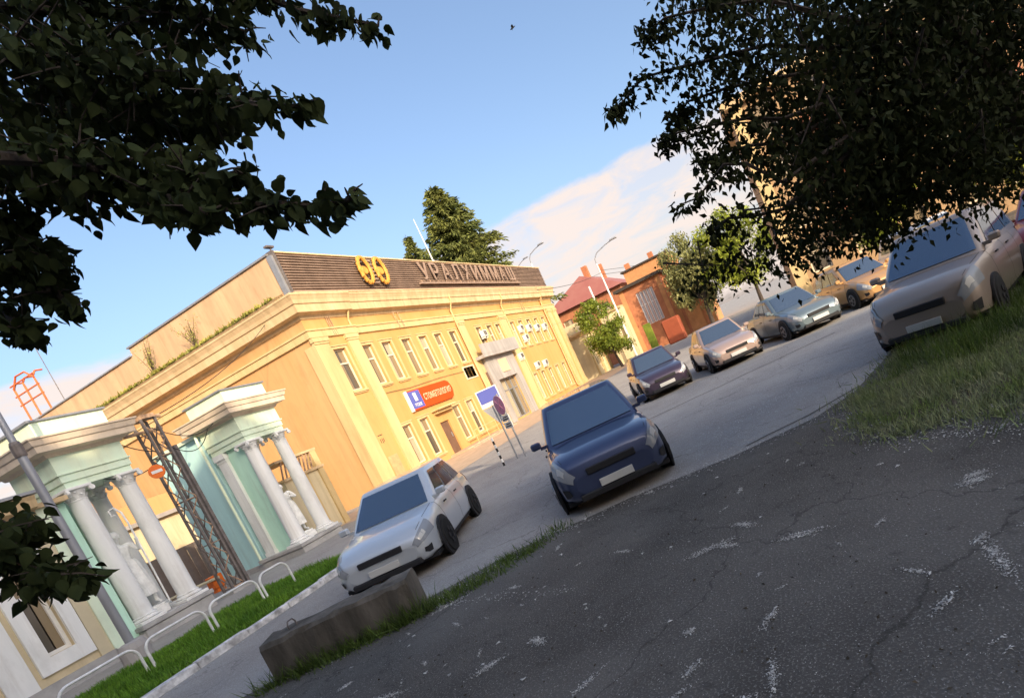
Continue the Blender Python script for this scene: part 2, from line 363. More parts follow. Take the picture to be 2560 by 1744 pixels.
# ================================================================== the setting
def sheet(name, poly, z, m, label=None, sub=0):
    mb = MB(); mb.add([(x, y, z) for x, y in poly], [tuple(range(len(poly)))])
    return mb.build(name, m, kind='structure', label=label or name)
sheet('ground', [(-120,-160),(400,-160),(400,260),(-120,260)], 0.0, 'yard_asphalt', 'dark worn asphalt of the yard in the foreground')
road = sheet('road', [(-30,30),(-6,22),(1.2,10.4),(3.2,7.0),(4.3,5.3),(5.6,3.6),(6.15,2.2),(6.35,1.0),(6.75,.05),(7.3,-.45),(8.4,-.95),(14,-3.4),(40,-9),(398,-9),(398,258),(-30,258)], .004, 'road_asphalt', 'grey asphalt road running past the parked cars')
sheet('pavement', [(15.6,11.8),(54,12.6),(54,18.4),(15.6,18.4)], .010, 'paving', 'sunlit paving along the yellow building')  # pale warm tone and width put sunlight on the ground into the sheet
sheet('path', [(9.6,13.6),(15.0,13.6),(15.0,30),(9.6,30)], .008, 'light_asphalt', 'passage through the gate')
sheet('forecourt', [(-2,11.9),(9.6,11.9),(9.6,15),(-2,15)], .012, 'light_asphalt', 'pale strip between lawn and gate')
mb = MB(); mb.add([(2.0,8.75,.05),(9.0,8.72,.05),(9.3,9.3,.06),(9.2,12.0,.07),(2.0,12.0,.07)], [(0,1,2,3,4)]); mb.build('lawn_soil', 'soil', kind='structure', label='soil under the lawn behind the white kerb')
# worn tar seams of the road
for pts, w in (([(11.2,4.3),(11.5,3.6),(11.85,2.75),(12.15,2.2),(12.35,1.6),(12.7,1.05),(12.93,.39),(13.3,-.3),(13.5,-.9)], .026), ([(6.57,.86),(6.72,.6),(6.95,.12),(7.3,-.3),(7.49,-.54)], .02)):
    mb = MB()
    for (a, b) in zip(pts, pts[1:]):
        d = Vector((b[0]-a[0], b[1]-a[1])).normalized(); n = Vector((-d.y, d.x))*w
        mb.quad((a[0]-n.x,a[1]-n.y,.0085),(b[0]-n.x,b[1]-n.y,.0085),(b[0]+n.x,b[1]+n.y,.0085),(a[0]+n.x,a[1]+n.y,.0085))
    mb.build('tar_seam', 'yard_asphalt', road)
# kerb of separate stones along the lawn
kerb = thing('kerb', 'white painted kerb along the front of the lawn', 'kerb', (6, 8.6, 0)); kerb['kind'] = 'structure'; del kerb['category']
x = 2.0; i = 0
while x < 8.9:
    L = .8+random.uniform(-.02, .02); dz = random.uniform(-.012, .012); dy = random.uniform(-.012, .012)
    mb = MB(); mb.bbox(x+.006, x+L-.006, 8.58+dy+.006*(i % 3), 8.72+dy, -.05, .105+dz, .012)
    mb.build('kerbstone', 'kerb_white' if random.random() < .8 else 'kerb_grey', kerb); x += L; i += 1

# ------------------------------------------------------------------ the yellow building
YF = 18.0; X0, X1, YB = 21.0, 51.5, 40.0
AB = thing('administration_building', 'long two-storey yellow building with white cornice beyond the gate', 'building', (X0, YF, 0))
def PF(off=0.0): return lambda a, z, d: (a, YF-off+d, z)
BAY = .10
wx = [21.87, 23.88, 25.45, 27.15, 28.78, 30.38, 32.1, 35.6, 37.2, 38.6, 41.1, 42.65, 44.3, 45.95, 47.6]
up = [(a, a+.80, 4.80, 6.80) for a in wx]
gx = [23.88, 25.45, 28.78, 30.38, 41.1, 42.65, 44.3, 45.95, 47.6]
gr = [(a, a+.80, .52, 2.52) for a in gx]
door = (27.05, 27.95, .12, 1.95); ent = (35.0, 38.0, .12, 3.0); side_board = (21.87, 22.62, .0, 1.47); wmid = (31.7, 33.1, 3.68, 4.5)
holes_m = [h for h in up+gr if h[0] > 23.8 and h[1] < 49]+[door, ent]
# front wall in three planes: the end bays stand a little forward
mb = MB(); wall_holes(mb, 23.77, 48.9, 0, 8.36, holes_m, .16, PF()); mb.build('wall', 'yellow_front', AB)
mb = MB(); wall_holes(mb, X0-BAY, 23.77, 0, 8.36, [h for h in up+gr if h[1] < 23.7], .16, PF(BAY)); 
mb.quad((23.77,YF-BAY,0),(23.77,YF,0),(23.77,YF,8.36),(23.77,YF-BAY,8.36)); mb.build('wall', 'yellow_front', AB)
mb = MB(); wall_holes(mb, 48.9, X1, 0, 8.36, [], .16, PF(BAY)); mb.quad((48.9,YF,0),(48.9,YF-BAY,0),(48.9,YF-BAY,8.36),(48.9,YF,8.36)); mb.build('wall', 'yellow_front', AB)
mb = MB(); mb.quad((X0-BAY,YB,0),(X0-BAY,YF-BAY,0),(X0-BAY,YF-BAY,8.36),(X0-BAY,YB,8.36)); mb.build('wall', 'yellow_wall', AB)
mb = MB(); mb.quad((X1,YF-BAY,0),(X1,YB,0),(X1,YB,8.36),(X1,YF-BAY,8.36)); mb.quad((X1,YB,0),(X0-BAY,YB,0),(X0-BAY,YB,8.36),(X1,YB,8.36)); mb.build('wall', 'yellow_wall', AB)
mb = MB(); mb.box(X0+.3, X1-.3, YF+.3, YB-.3, 0.05, 8.3); mb.build('inner_core', 'dark_backing', AB)
for h in up+gr:
    off = BAY if h[1] < 23.8 else 0
    window(AB, PF(off), *h, .15)
    mb = MB(); pbox(mb, PF(off), h[0]-.12, h[1]+.12, h[2]-.13, h[2]-.04, -.11, .02); pbox(mb, PF(off), h[0]-.06, h[1]+.06, h[2]-.19, h[2]-.131, -.06, .02); mb.build('sill', 'cream_trim', AB)
    mb = MB(); z = h[3]
    pbox(mb, PF(off), h[0]-.13, h[0]-.002, h[2]-.04, z+.12, -.035, .01); pbox(mb, PF(off), h[1]+.002, h[1]+.13, h[2]-.04, z+.12, -.035, .01)
    pbox(mb, PF(off), h[0]-.002, h[1]+.002, z+.002, z+.12, -.034, .01); pbox(mb, PF(off), h[0]-.16, h[1]+.16, z+.121, z+.17, -.075, .01)
    mb.build('architrave', 'cream_trim', AB)
# pilasters with base and capital
for a0, a1, off in ((X0-BAY-.02, 21.72, BAY), (23.0, 23.72, BAY), (33.35, 34.25, 0), (39.5, 40.6, 0), (49.3, 50.1, BAY), (50.7, 51.5, BAY)):
    mb = MB(); P = PF(off); pbox(mb, P, a0, a1, .5, 7.1, -.10, .02); pbox(mb, P, a0-.05, a1+.05, 0.02, .5, -.16, .02)
    pl = mb.build('pilaster', 'cream_trim', AB)
    mb = MB(); pbox(mb, P, a0-.03, a1+.03, 7.101, 7.2, -.135, .02); pbox(mb, P, a0-.07, a1+.07, 7.2, 7.38, -.17, .02); mb.build('capital', 'cream_trim', pl)
mb = MB(); mb.box(X0-BAY-.06, X0-BAY+.001, YF-BAY-.098, YF-BAY+.5, .5, 7.1); mb.build('corner_pilaster', 'cream_trim', AB)
# string course, cornice: swept mouldings in three runs
belt = [(0,7.40),(.10,7.42),(.10,7.70),(.15,7.73),(.15,7.80),(0,7.83)]
corn = [(0,8.26),(.07,8.30),(.10,8.42),(.16,8.46),(.40,8.49),(.42,8.82),(.47,8.85),(.50,9.00),(.57,9.16),(.60,9.20),(.60,9.27),(0,9.36)]
xa, ya = X0-BAY, YF-BAY
for prof, nm, m in ((belt,'string_course','cream_trim'), (corn,'cornice','cornice_paint')):
    mb = MB(); mb.sweep(prof, [(23.95,ya,0,-1),(xa,ya,-1,-1),(xa,YB,-1,0)]); o = mb.build(nm, m, AB); recalc(o.data)
    mb = MB(); mb.sweep(prof, [(48.75,YF,0,-1),(23.96,YF,0,-1)]); o = mb.build(nm, m, AB); recalc(o.data)
    mb = MB(); mb.sweep(prof, [(X1,YB,1,0),(X1,ya,1,-1),(48.76,ya,0,-1)]); o = mb.build(nm, m, AB); recalc(o.data)
# slots and brackets in the frieze
for a in (22.3, 22.42, 22.54, 27.35, 27.75, 44.2, 44.6):
    mb = MB(); mb.tube([(a, YF-.17, 8.34),(a, YF-.19, 7.9),(a+.05, YF-.2, 7.45)], .018, 6); mb.build('bracket', 'steel_rusty', AB)
# roof: slab, side attic, brick ledge
mb = MB(); mb.box(X0+.05, X1-.05, YF+.05, YB, 9.1, 9.41); mb.build('roof', 'zinc', AB)
mb = MB(); mb.box(X0+.22, X0+.6, YF+.28, 28.1, 9.411, 11.36); mb.box(X0+.22, X0+.6, 28.1001, YB, 9.411, 10.98); at = mb.build('attic_wall', 'attic_plaster', AB)
mb = MB(); mb.box(X0+.14, X0+.66, YF+.2, 28.16, 11.361, 11.44); mb.box(X0+.14, X0+.66, 28.17, YB, 10.981, 11.04); mb.build('coping', 'zinc', at)
mb = MB(); mb.add([(xa-.35,YF+.4,9.36),(xa-.35,32,9.36),(X0+.215,32,9.36),(X0+.215,YF+.4,9.36),(xa-.15,YF+.4,9.56),(xa-.15,32,9.54),(X0+.215,32,9.72),(X0+.215,YF+.4,9.72)], [(0,1,5,4),(4,5,6,7),(0,4,7,3),(1,2,6,5)]); mb.build('brick_ledge', 'old_brick', AB)
# the screen of slats above the cornice
zb, zt = 9.62, 11.42; nsl = 14; ybd = YF+.02
scr = MB(); scr.box(21.42, 52.6, ybd+.05, ybd+.10, zb-.1, zt); scr = scr.build('screen', 'dark_backing', AB)
for k in range(nsl):
    z = zb+(zt-zb)*k/nsl; mb = MB()
    mb.add([(21.44,ybd-.035,z+.012),(52.58,ybd-.035,z+.012),(52.58,ybd+.03,z+.118),(21.44,ybd+.03,z+.118),(21.44,ybd+.049,z+.012),(52.58,ybd+.049,z+.012),(52.58,ybd+.049,z+.118),(21.44,ybd+.049,z+.118)], [(0,1,2,3),(3,2,6,7),(4,5,1,0),(0,3,7,4),(1,5,6,2)])
    mb.build('slat', 'roof_slat', scr)
mb = MB(); mb.box(21.40, 52.62, ybd-.05, ybd+.16, zt+.001, zt+.07); mb.build('top_rail', 'cornice_paint', scr)
mb = MB(); mb.box(21.28, 21.395, ybd-.08, ybd+.3, zb-.18, zt+.09); mb.build('end_post', 'steel_dark', scr)
mb = MB(); mb.box(21.14, 21.275, ybd-.02, ybd+.24, zb-.16, zt-.12); mb.build('end_flashing', 'zinc', scr)
mb = MB(); mb.box(20.95, 52.4, YF-.45, YF-.02, 9.365, 9.44); mb.build('gutter_board', 'attic_plaster', AB)
mb = MB(); mb.tube([(21.35,18.0,11.44),(21.3,18.0,11.7)], .03, 6); mb.box(21.1,21.5,17.9,18.1,11.62,11.7); mb.build('roof_lamp', 'steel_dark', AB)
# doors, steps, rails, entrance
dr = MB(); pbox(dr, PF(), door[0]+.002, door[1]-.002, door[2], door[3], .1, .15); dr = dr.build('door', 'door_brown', AB)
mb = MB(); pbox(mb, PF(), 27.75, 27.8, 1.0, 1.25, .06, .099); mb.build('handle', 'zinc', dr)
mb = MB(); pbox(mb, PF(), 26.7, 28.5, 2.62, 2.72, -.55, .0); pbox(mb, PF(), 26.85, 28.35, 2.45, 2.619, -.3, .0); mb.build('door_canopy', 'cream_trim', AB)
mb = MB(); mb.box(21.9, 22.6, YF-BAY-.03, YF-BAY-.001, .05, 1.47); mb.build('service_hatch', 'rust_board', AB)
mb = MB()
for a in (22.0, 22.12, 22.22):
    mb.box(a, a+.03, YF-BAY-.012, YF-BAY-.002, 2.1+random.random()*.1, 2.35); mb.box(a-.04, a+.06, YF-BAY-.012, YF-BAY-.0021, 2.5, 2.54)
mb.build('wall_scribble', 'dark_backing', AB)
st = MB(); st.box(26.6, 32.3, 16.9, YF-.001, .0, .12); st.box(26.6, 32.3, 16.5, 16.899, 0, .06); st.build('steps', 'paving', AB)
mb = MB()
for a in (28.1, 29.4, 30.7, 32.0): mb.tube([(a,16.95,.12),(a,16.95,.82)], .022, 6)
mb.tube([(28.1,16.95,.82),(32.0,16.95,.82)], .024, 6); mb.tube([(28.1,16.95,.5),(32.0,16.95,.5)], .018, 6); mb.tube([(32.0,16.95,.82),(32.6,17.9,.82)], .022, 6); mb.build('stair_rail', 'cream_trim', AB)
mb = MB(); mb.box(33.6, 39.2, YF-.75, YF-.001, 4.62, 4.82); mb.box(33.6, 39.2, YF-.76, YF-.70, 4.821, 5.5) ; bal = mb.build('balcony', 'stone_grey', AB)
P = PF(); mb = MB()
pbox(mb, P, 34.3, 34.98, .02, 4.6, -.3, .0); pbox(mb, P, 38.02, 38.7, .02, 4.6, -.3, .0); pbox(mb, P, 34.98, 38.02, 3.01, 4.6, -.29, .0); mb.build('portal', 'stone_grey', AB)
for k in range(4): window(AB, P, 35.0+.75*k, 35.745+.75*k, .12, 2.99, .12, .72, mulls=0, frame='zinc', glass='window_glass')
mb = MB(); pbox(mb, P, 36.0, 37.2, 3.4, 4.3, -.34, -.291); mb.build('portal_plaque', 'sign_peach', AB)
mb = MB(); pbox(mb, P, 34.0, 34.25, 2.0, 3.75, -.14, -.001); mb.build('dark_panel', 'door_brown', AB)
window(AB, P, *wmid, -.02, 0, mulls=2)
for a in (23.745, 33.28, 40.68, 48.82):
    mb = MB(); mb.tube([(a,YF-.5,9.25),(a,YF-.45,8.6),(a,YF-.16,8.1),(a,YF-.13,7.0),(a,YF-.13,.3),(a,YF-.28,.15)], .05, 8); mb.build('downpipe', 'cream_trim', AB)
mb = MB(); mb.tube([(24.0,YF-.05,4.3),(26,YF-.05,4.22),(29,YF-.05,4.28),(33.2,YF-.05,4.2)], .012, 4); mb.build('cable', 'wire', AB)
# air conditioners on the facade
for a, z in ((41.95, 5.95), (43.55, 5.9), (45.2, 5.8), (46.85, 5.75), (42.1, 5.15), (39.75, 3.9), (41.95, 2.9), (43.6, 2.85), (35.75, 6.05)):
    ac = MB(); pbox(ac, P, a, a+.55, z, z+.42, -.34, -.06); pbox(ac, P, a+.05, a+.1, z-.12, z-.001, -.3, -.001); pbox(ac, P, a+.45, a+.5, z-.12, z-.001, -.3, -.001); ac = ac.build('air_conditioner', 'sign_white', AB)
    for k in range(5):
        g_ = MB(); pbox(g_, P, a+.05+.09*k, a+.10+.09*k, z+.05, z+.37, -.352, -.341); g_.build('grille_bar', 'dark_backing', ac)
# two masts on the roof
for nm, a, y, z0, z1, r_, lab in (('roof_mast', 40.0, 21.0, 9.4, 16.4, .05, 'thin white mast leaning above the roof screen, in front of the spruce'),):
    t = MB(); t.tube([(a, y, z0),(a, y, z0+3.2),(a+.0, y, z1)], [.07, .06, .025], 8); t.build(nm, 'sign_white', label=lab, category='mast')

# ------------------------------------------------------------------ rooftop lettering and emblem
SG = thing('rooftop_sign', 'row of raised Cyrillic letters across the brown roof screen', 'sign', (38, 17.8, 9.8))
word = 'УРАЛХИММАШ'; a = 31.75
wd_ = [1.25,1.15,1.35,1.35,1.35,1.25,1.5,1.5,1.35,1.6]; tot = sum(wd_); sc_ = (45.95-31.75)/tot
for ch, w_ in zip(word, wd_):
    o = text_mesh(ch, 1.6, .03, 'letter_paint', 'letter', SG)
    me = o.data; co = np.array([v.co for v in me.vertices]); mn, mxx = co.min(0), co.max(0)
    s_ = np.array([w_*sc_*.68/(mxx[0]-mn[0]), 1.12/(mxx[1]-mn[1]), 1.0]); c_ = (mn+mxx)/2
    for v in me.vertices: v.co = Vector(((v.co.x-c_[0])*s_[0]+a+w_*sc_/2, YF-.16-v.co.z, (v.co.y-c_[1])*s_[1]+10.72))
    a += w_*sc_
for z in (10.10, 11.3):
    mb = MB(); mb.tube([(31.6,YF-.09,z),(46.2,YF-.09,z)], .022, 6); mb.build('mounting_rail', 'steel_rusty', SG)
mb = MB(); mb.box(31.4, 46.3, YF-.2, YF-.05, 9.88, 9.98); mb.build('base_rail', 'letter_paint', SG)
for k in range(16):
    a = 31.7+k*.95; mb = MB(); mb.tube([(a,YF-.12,9.98),(a,YF-.10,10.14)], .02, 5); mb.build('stay', 'steel_rusty', SG)
EM = thing('roof_emblem', 'pair of orange wreath shaped ovals on the brown roof screen', 'emblem', (27.4, 17.9, 9.8))
for cx in (26.75, 28.05):
    mb = MB(); n = 40; rx, rz = .40, .68; vs = []; fs = []
    for i in range(n):
        t = 2*math.pi*i/n; q = 1+.05*math.cos(14*t)
        for k in range(6):
            b_ = 2*math.pi*k/6; rr = .12*(1+.25*math.cos(14*t))
            vs.append((cx+math.cos(t)*(rx*q+rr*math.cos(b_)*.8), YF-.2+.10*math.sin(b_), 10.64+math.sin(t)*(rz*q+rr*math.cos(b_)*.8)))
    fs = [(i*6+k, ((i+1) % n)*6+k, ((i+1) % n)*6+(k+1) % 6, i*6+(k+1) % 6) for i in range(n) for k in range(6)]
    mb.add(vs, fs); o = mb.build('wreath', 'emblem_gold', EM, smooth=True); recalc(o.data)
    mb = MB(); mb.lathe([(.05,YF-.2),(.2,YF-.22),(.24,YF-.16),(.2,YF-.1)], (cx,0,10.64), 16, 'y'); o = mb.build('medallion', 'emblem_gold', EM, smooth=True); recalc(o.data)
    mb = MB(); mb.box(cx-.35, cx+.35, YF-.12, YF-.02, 10.1, 10.16); mb.box(cx-.35, cx+.35, YF-.12, YF-.02, 11.1, 11.16); mb.build('stay', 'steel_dark', EM)
for k in range(7):
    mb = MB(); mb.box(27.22, 27.58, YF-.16, YF-.08, 9.95+.2*k, 10.03+.2*k); mb.build('rung', 'letter_paint', EM)

# ------------------------------------------------------------------ red shop sign
RS = thing('shop_sign', 'red and blue sign board with rounded right end on the yellow facade', 'sign', (27.4, 17.9, 3.0))
yb = YF-.14
poly = [(25.35,3.0),(29.1,3.0),(29.35,3.1),(29.48,3.35),(29.52,3.53),(29.48,3.7),(29.35,3.95),(29.1,4.06),(25.35,4.06)]
mb = MB(); mb.prism(poly, lambda a, b, t: (a, yb+.12*t, b)); o = mb.build('panel', 'sign_red', RS); recalc(o.data)
mb = MB(); mb.box(25.34, 26.36, yb-.008, yb-.001, 3.08, 4.0); mb.build('blue_field', 'sign_blue', RS)
mb = MB(); mb.box(25.2, 25.345, yb-.004, yb+.12, 2.98, 4.08); mb.build('side_return', 'sign_white', RS)
def wall_text(s, cx, cz, w, h, y, m, parent, nm='lettering'):
    o = text_mesh(s, 1.0, .004, m, nm, parent); me = o.data; co = np.array([v.co for v in me.vertices]); mn, mx_ = co.min(0), co.max(0); c_ = (mn+mx_)/2
    for v in me.vertices: v.co = Vector(((v.co.x-c_[0])*w/(mx_[0]-mn[0])+cx, y-v.co.z, (v.co.y-c_[1])*h/(mx_[1]-mn[1])+cz))
wall_text('1', 25.85, 3.68, .26, .44, yb-.013, 'sign_white', RS); wall_text('этаж', 25.85, 3.26, .62, .18, yb-.013, 'sign_white', RS)
wall_text('стоматология', 27.95, 3.53, 2.75, .36, yb-.006, 'sign_peach', RS)

# ------------------------------------------------------------------ the gate pavilions
def column(parent, x, y, z0, z1, r, name='column'):
    h = z1-z0; sh0, sh1 = z0+.16, z1-.30
    prof = [(r*1.06, sh0)]+[(r*(1.04-.20*max(0, t-.25)**1.3), sh0+(sh1-sh0)*t) for t in (0.02,.15,.3,.45,.6,.75,.9,1.0)]
    mb = MB(); mb.lathe(prof, (x,y,0), 20); c = mb.build(name, 'column_white', parent, smooth=True)
    mb = MB(); mb.bbox(x-r*1.45, x+r*1.45, y-r*1.45, y+r*1.45, z0, z0+.07, .008); mb.lathe([(r*1.3,z0+.071),(r*1.42,z0+.09),(r*1.42,z0+.115),(r*1.2,z0+.13),(r*1.18,z0+.15),(r*1.25,z0+.17),(r*1.06,z0+.19)], (x,y,0), 20); mb.build('column_base', 'column_white', c, smooth=True)
    mb = MB(); rt = r*.86
    mb.lathe([(rt,sh1-.02),(rt*1.1,sh1),(rt*1.1,sh1+.02),(rt*.98,sh1+.03),(rt*1.05,sh1+.1),(rt*1.25,sh1+.2),(rt*1.42,sh1+.235)], (x,y,0), 20)
    mb.bbox(x-r*1.32, x+r*1.32, y-r*1.32, y+r*1.32, sh1+.236, z1-.001, .01)
    for i in range(16):                                   # acanthus leaves round the bell
        a = 2*math.pi*i/16; ca, sa = math.cos(a), math.sin(a); k = .05
        for (rr0, zz0, rr1, zz1) in ((rt*1.02, sh1+.03+.07*(i % 2), rt*1.32, sh1+.13+.07*(i % 2)),):
            mb.add([(x+ca*rr0-sa*k, y+sa*rr0+ca*k, zz0),(x+ca*rr0+sa*k, y+sa*rr0-ca*k, zz0),(x+ca*rr1+sa*k*.6, y+sa*rr1-ca*k*.6, zz1),(x+ca*rr1-sa*k*.6, y+sa*rr1+ca*k*.6, zz1),(x+ca*(rr1+.03), y+sa*(rr1+.03), zz1-.03)], [(0,1,2,3),(3,2,4)])
    for sx in (-1, 1):
        for sy in (-1, 1):                                # corner volutes
            mb.lathe([(.001,-.03),(.055,-.03),(.06,0),(.055,.03),(.001,.03)], (x+sx*r*1.2, y+sy*r*1.2, sh1+.19), 10, 'x' if sx*sy > 0 else 'y')
    mb.build('capital', 'column_white', c, smooth=True)
    return c
def ring(x0, x1, y0, y1): return [(x0,y0,-1,-1),(x1,y0,1,-1),(x1,y1,1,1),(x0,y1,-1,1)]
def pavilion(xa, dz, label, left_wall):
    t = thing('gate_pavilion', label, 'pavilion', (xa+.5, 15.2, 0), group='pavilions either side of the works gate')
    x0, x1, y0, y1 = xa-.27, xa+1.31, 14.33, 16.05; zp = .42+dz
    mb = MB(); mb.bbox(x0-.02, x1+.02, y0-.02, y1+.02, .0, zp-.1, .015); mb.bbox(x0-.06, x1+.06, y0-.06, y1+.06, zp-.099, zp, .012); mb.build('plinth', 'plinth_grey', t)
    zt = 3.72+dz
    for cx in (xa, xa+1.04): column(t, cx, 14.62, zp+.001, zt, .195)
    for cx in (xa+1.04,): column(t, cx, 15.72, zp+.001, zt, .17)
    # side wall with pilaster towards the back
    mb = MB(); mb.box(xa-.06, xa+.10, 14.80, 15.5, zp+.001, zt-.001); mb.build('side_wall', 'mint_wall', t)
    mb = MB(); mb.box(xa-.16, xa+.17, 15.501, 15.86, zp+.12, zt-.25); pl = mb.build('pilaster', 'column_white', t)
    mb = MB(); mb.box(xa-.19, xa+.2, 15.48, 15.88, zp+.001, zp+.119); mb.build('pilaster_base', 'column_white', pl)
    mb = MB(); mb.box(xa-.18, xa+.19, 15.49, 15.87, zt-.249, zt-.17); mb.box(xa-.21, xa+.22, 15.46, 15.9, zt-.169, zt-.002); mb.build('pilaster_capital', 'column_white', pl)
    # entablature
    e0, e1, f0, f1 = xa-.2, xa+1.24, 14.42, 15.95
    mb = MB(); mb.box(e0+.03, e1-.03, f0+.03, f1-.03, zt, zt+.14); mb.box(e0, e1, f0, f1, zt+.1401, zt+.30); mb.box(e0-.03, e1+.03, f0-.03, f1+.03, zt+.3001, zt+.335); mb.build('architrave', 'pale_teal', t)
    mb = MB(); mb.box(e0, e1, f0, f1, zt+.3351, zt+.72); mb.build('frieze', 'pale_teal', t)
    prof = [(0,.72),(.05,.73),(.08,.79),(.11,.80),(.27,.82),(.28,.95),(.31,.97),(.34,1.08),(.37,1.10),(.37,1.13),(0,1.17)]
    mb = MB(); mb.sweep([(o, zt+z) for o, z in prof], ring(e0, e1, f0, f1), True); o = mb.build('cornice', 'pavilion_trim', t); recalc(o.data)
    mb = MB(); mb.box(e0-.2, e1+.2, f0-.2, f1+.2, zt+1.08, zt+1.172); mb.build('cornice_roof', 'zinc', t)
    mb = MB(); mb.box(e0+.0, e1-.0, f0+.0, f1-.0, zt+1.173, zt+1.53); at = mb.build('attic', 'pale_teal', t)
    mb = MB(); mb.box(e0-.05, e1+.05, f0-.05, f1+.05, zt+1.531, zt+1.575); mb.build('attic_cap', 'zinc', at)
    if left_wall:
        mb = MB(); mb.box(xa-.13, xa+.2, 16.06, 18.1, .16, 4.32); w = mb.build('wing_wall', 'teal_wall', t)
        mb = MB(); mb.box(xa-.19, xa+.26, 16.061, 18.16, 4.321, 4.42); mb.build('coping', 'pale_teal', w)
        mb = MB(); mb.box(xa-.2, xa+.24, 16.062, 18.14, .0, .159); mb.build('wing_plinth', 'plinth_grey', w)
    return t
pavilion(8.36, 0, 'nearer gate pavilion with two white columns, beside the grey lamp pole', False)
pavilion(12.83, -.13, 'farther gate pavilion with teal side wall, beside the lattice mast', True)
# front panel left of the near pavilion
# ------------------------------------------------------------------ statues
def statue(loc, rz, label, kind, sc_=1.0):
    t = thing('statue', label, 'statue', loc, rz, 'plaster statues inside the gate pavilions')
    mb = MB(); mb.bbox(-.26, .26, -.24, .24, 0, .17, .012); mb.bbox(-.22, .22, -.2, .2, .171, .23, .01); mb.build('pedestal', 'plaster_white', t, world=False)
    h = 1.95*sc_; B = .23
    f = lambda x, y, z: (x, y, B+z*h)
    if kind == 0:   # standing, one arm up to a tall staff
        J = {'pel':(0,0,.52),'bel':(0,.01,.60),'che':(0,.01,.72),'nk':(.0,.0,.83),'hd':(.01,-.02,.90),'top':(.01,-.02,.965),
             'lsh':(-.105,.01,.79),'lel':(-.16,.03,.64),'lwr':(-.13,-.08,.53),'lha':(-.12,-.11,.50),
             'rsh':(.105,.0,.79),'rel':(.165,-.06,.68),'rwr':(.165,-.13,.79),'rha':(.165,-.145,.83),
             'lhi':(-.055,0,.50),'lkn':(-.065,-.03,.28),'lan':(-.06,.02,.05),'lto':(-.06,-.09,.02),
             'rhi':(.055,0,.50),'rkn':(.075,-.05,.28),'ran':(.08,.0,.05),'rto':(.09,-.11,.02)}
    else:           # standing, hand on hip, the other arm bent across the chest
        J = {'pel':(.02,0,.52),'bel':(.02,.01,.60),'che':(0,.01,.72),'nk':(-.01,.0,.83),'hd':(-.02,-.03,.90),'top':(-.02,-.03,.965),
             'lsh':(-.105,.01,.785),'lel':(-.22,.03,.66),'lwr':(-.12,-.04,.56),'lha':(-.08,-.05,.55),
             'rsh':(.10,.0,.795),'rel':(.16,-.05,.66),'rwr':(.04,-.14,.70),'rha':(.0,-.15,.72),
             'lhi':(-.035,0,.50),'lkn':(-.06,-.04,.28),'lan':(-.07,.02,.05),'lto':(-.09,-.09,.02),
             'rhi':(.075,0,.50),'rkn':(.075,-.02,.28),'ran':(.07,.02,.05),'rto':(.09,-.09,.02)}
    E = [('pel','bel'),('bel','che'),('che','nk'),('nk','hd'),('hd','top'),('che','lsh'),('lsh','lel'),('lel','lwr'),('lwr','lha'),('che','rsh'),('rsh','rel'),('rel','rwr'),('rwr','rha'),
         ('pel','lhi'),('lhi','lkn'),('lkn','lan'),('lan','lto'),('pel','rhi'),('rhi','rkn'),('rkn','ran'),('ran','rto')]
    rad = {'pel':.085,'bel':.078,'che':.092,'nk':.032,'hd':.054,'top':.04,'lsh':.045,'rsh':.045,'lel':.032,'rel':.032,'lwr':.023,'rwr':.023,'lha':.027,'rha':.027,'lhi':.066,'rhi':.066,'lkn':.045,'rkn':.045,'lan':.028,'ran':.028,'lto':.024,'rto':.024}
    ks = list(J); me = bpy.data.meshes.new('figure'); me.from_pydata([(J[k][0]*h, J[k][1]*h, B+J[k][2]*h) for k in ks], [(ks.index(a), ks.index(b)) for a, b in E], [])
    o = link('figure', me, t, world=False); me.materials.append(MATS['plaster_white'])
    o.modifiers.new('Skin', 'SKIN'); sv = me.skin_vertices[0].data
    for i, k in enumerate(ks): sv[i].radius = (rad[k]*h*.8,)*2; sv[i].use_root = (k == 'pel')
    sm = o.modifiers.new('Sub', 'SUBSURF'); sm.levels = sm.render_levels = 2
    # pleated skirt from waist to shin and short hair
    n = 36; vs = []; fs = []; prof = [(.09,.61),(.105,.54),(.115,.42),(.125,.28),(.135,.14)]
    for r_, z_ in prof:
        for j in range(n):
            a = 2*math.pi*j/n; q = 1+.07*math.cos(9*a+z_*3)*(1.2-z_)*1.3
            vs.append((r_*h*math.cos(a)*q*1.0, r_*h*math.sin(a)*q*.72-.01*h, B+z_*h))
    fs = [(i*n+j, i*n+(j+1) % n, (i+1)*n+(j+1) % n, (i+1)*n+j) for i in range(4) for j in range(n)]
    mb = MB(); mb.add(vs, fs); mb.build('skirt' if kind == 0 else 'tunic', 'plaster_white', t, smooth=True, world=False)
    mb = MB(); hx, hy, hz_ = J['hd']; hx *= h; hy *= h; hz_ = B+(hz_+.02)*h; r_ = .062*h
    mb.lathe([(.001,-r_*.5),(r_*.95,-r_*.35),(r_*1.05,0),(r_*.95,r_*.5),(r_*.6,r_*.9),(.001,r_*1.05)], (hx,hy+.018*h,hz_), 14); mb.build('hair', 'plaster_white', t, smooth=True, world=False)
    mb = MB(); fy = hy-.052*h                       # nose, brows, mouth
    mb.add([(hx-.008*h,fy,hz_),(hx+.008*h,fy,hz_),(hx,fy-.018*h,hz_-.022*h),(hx-.01*h,fy,hz_-.026*h),(hx+.01*h,fy,hz_-.026*h)], [(0,2,1),(0,3,2),(1,2,4),(2,3,4)])
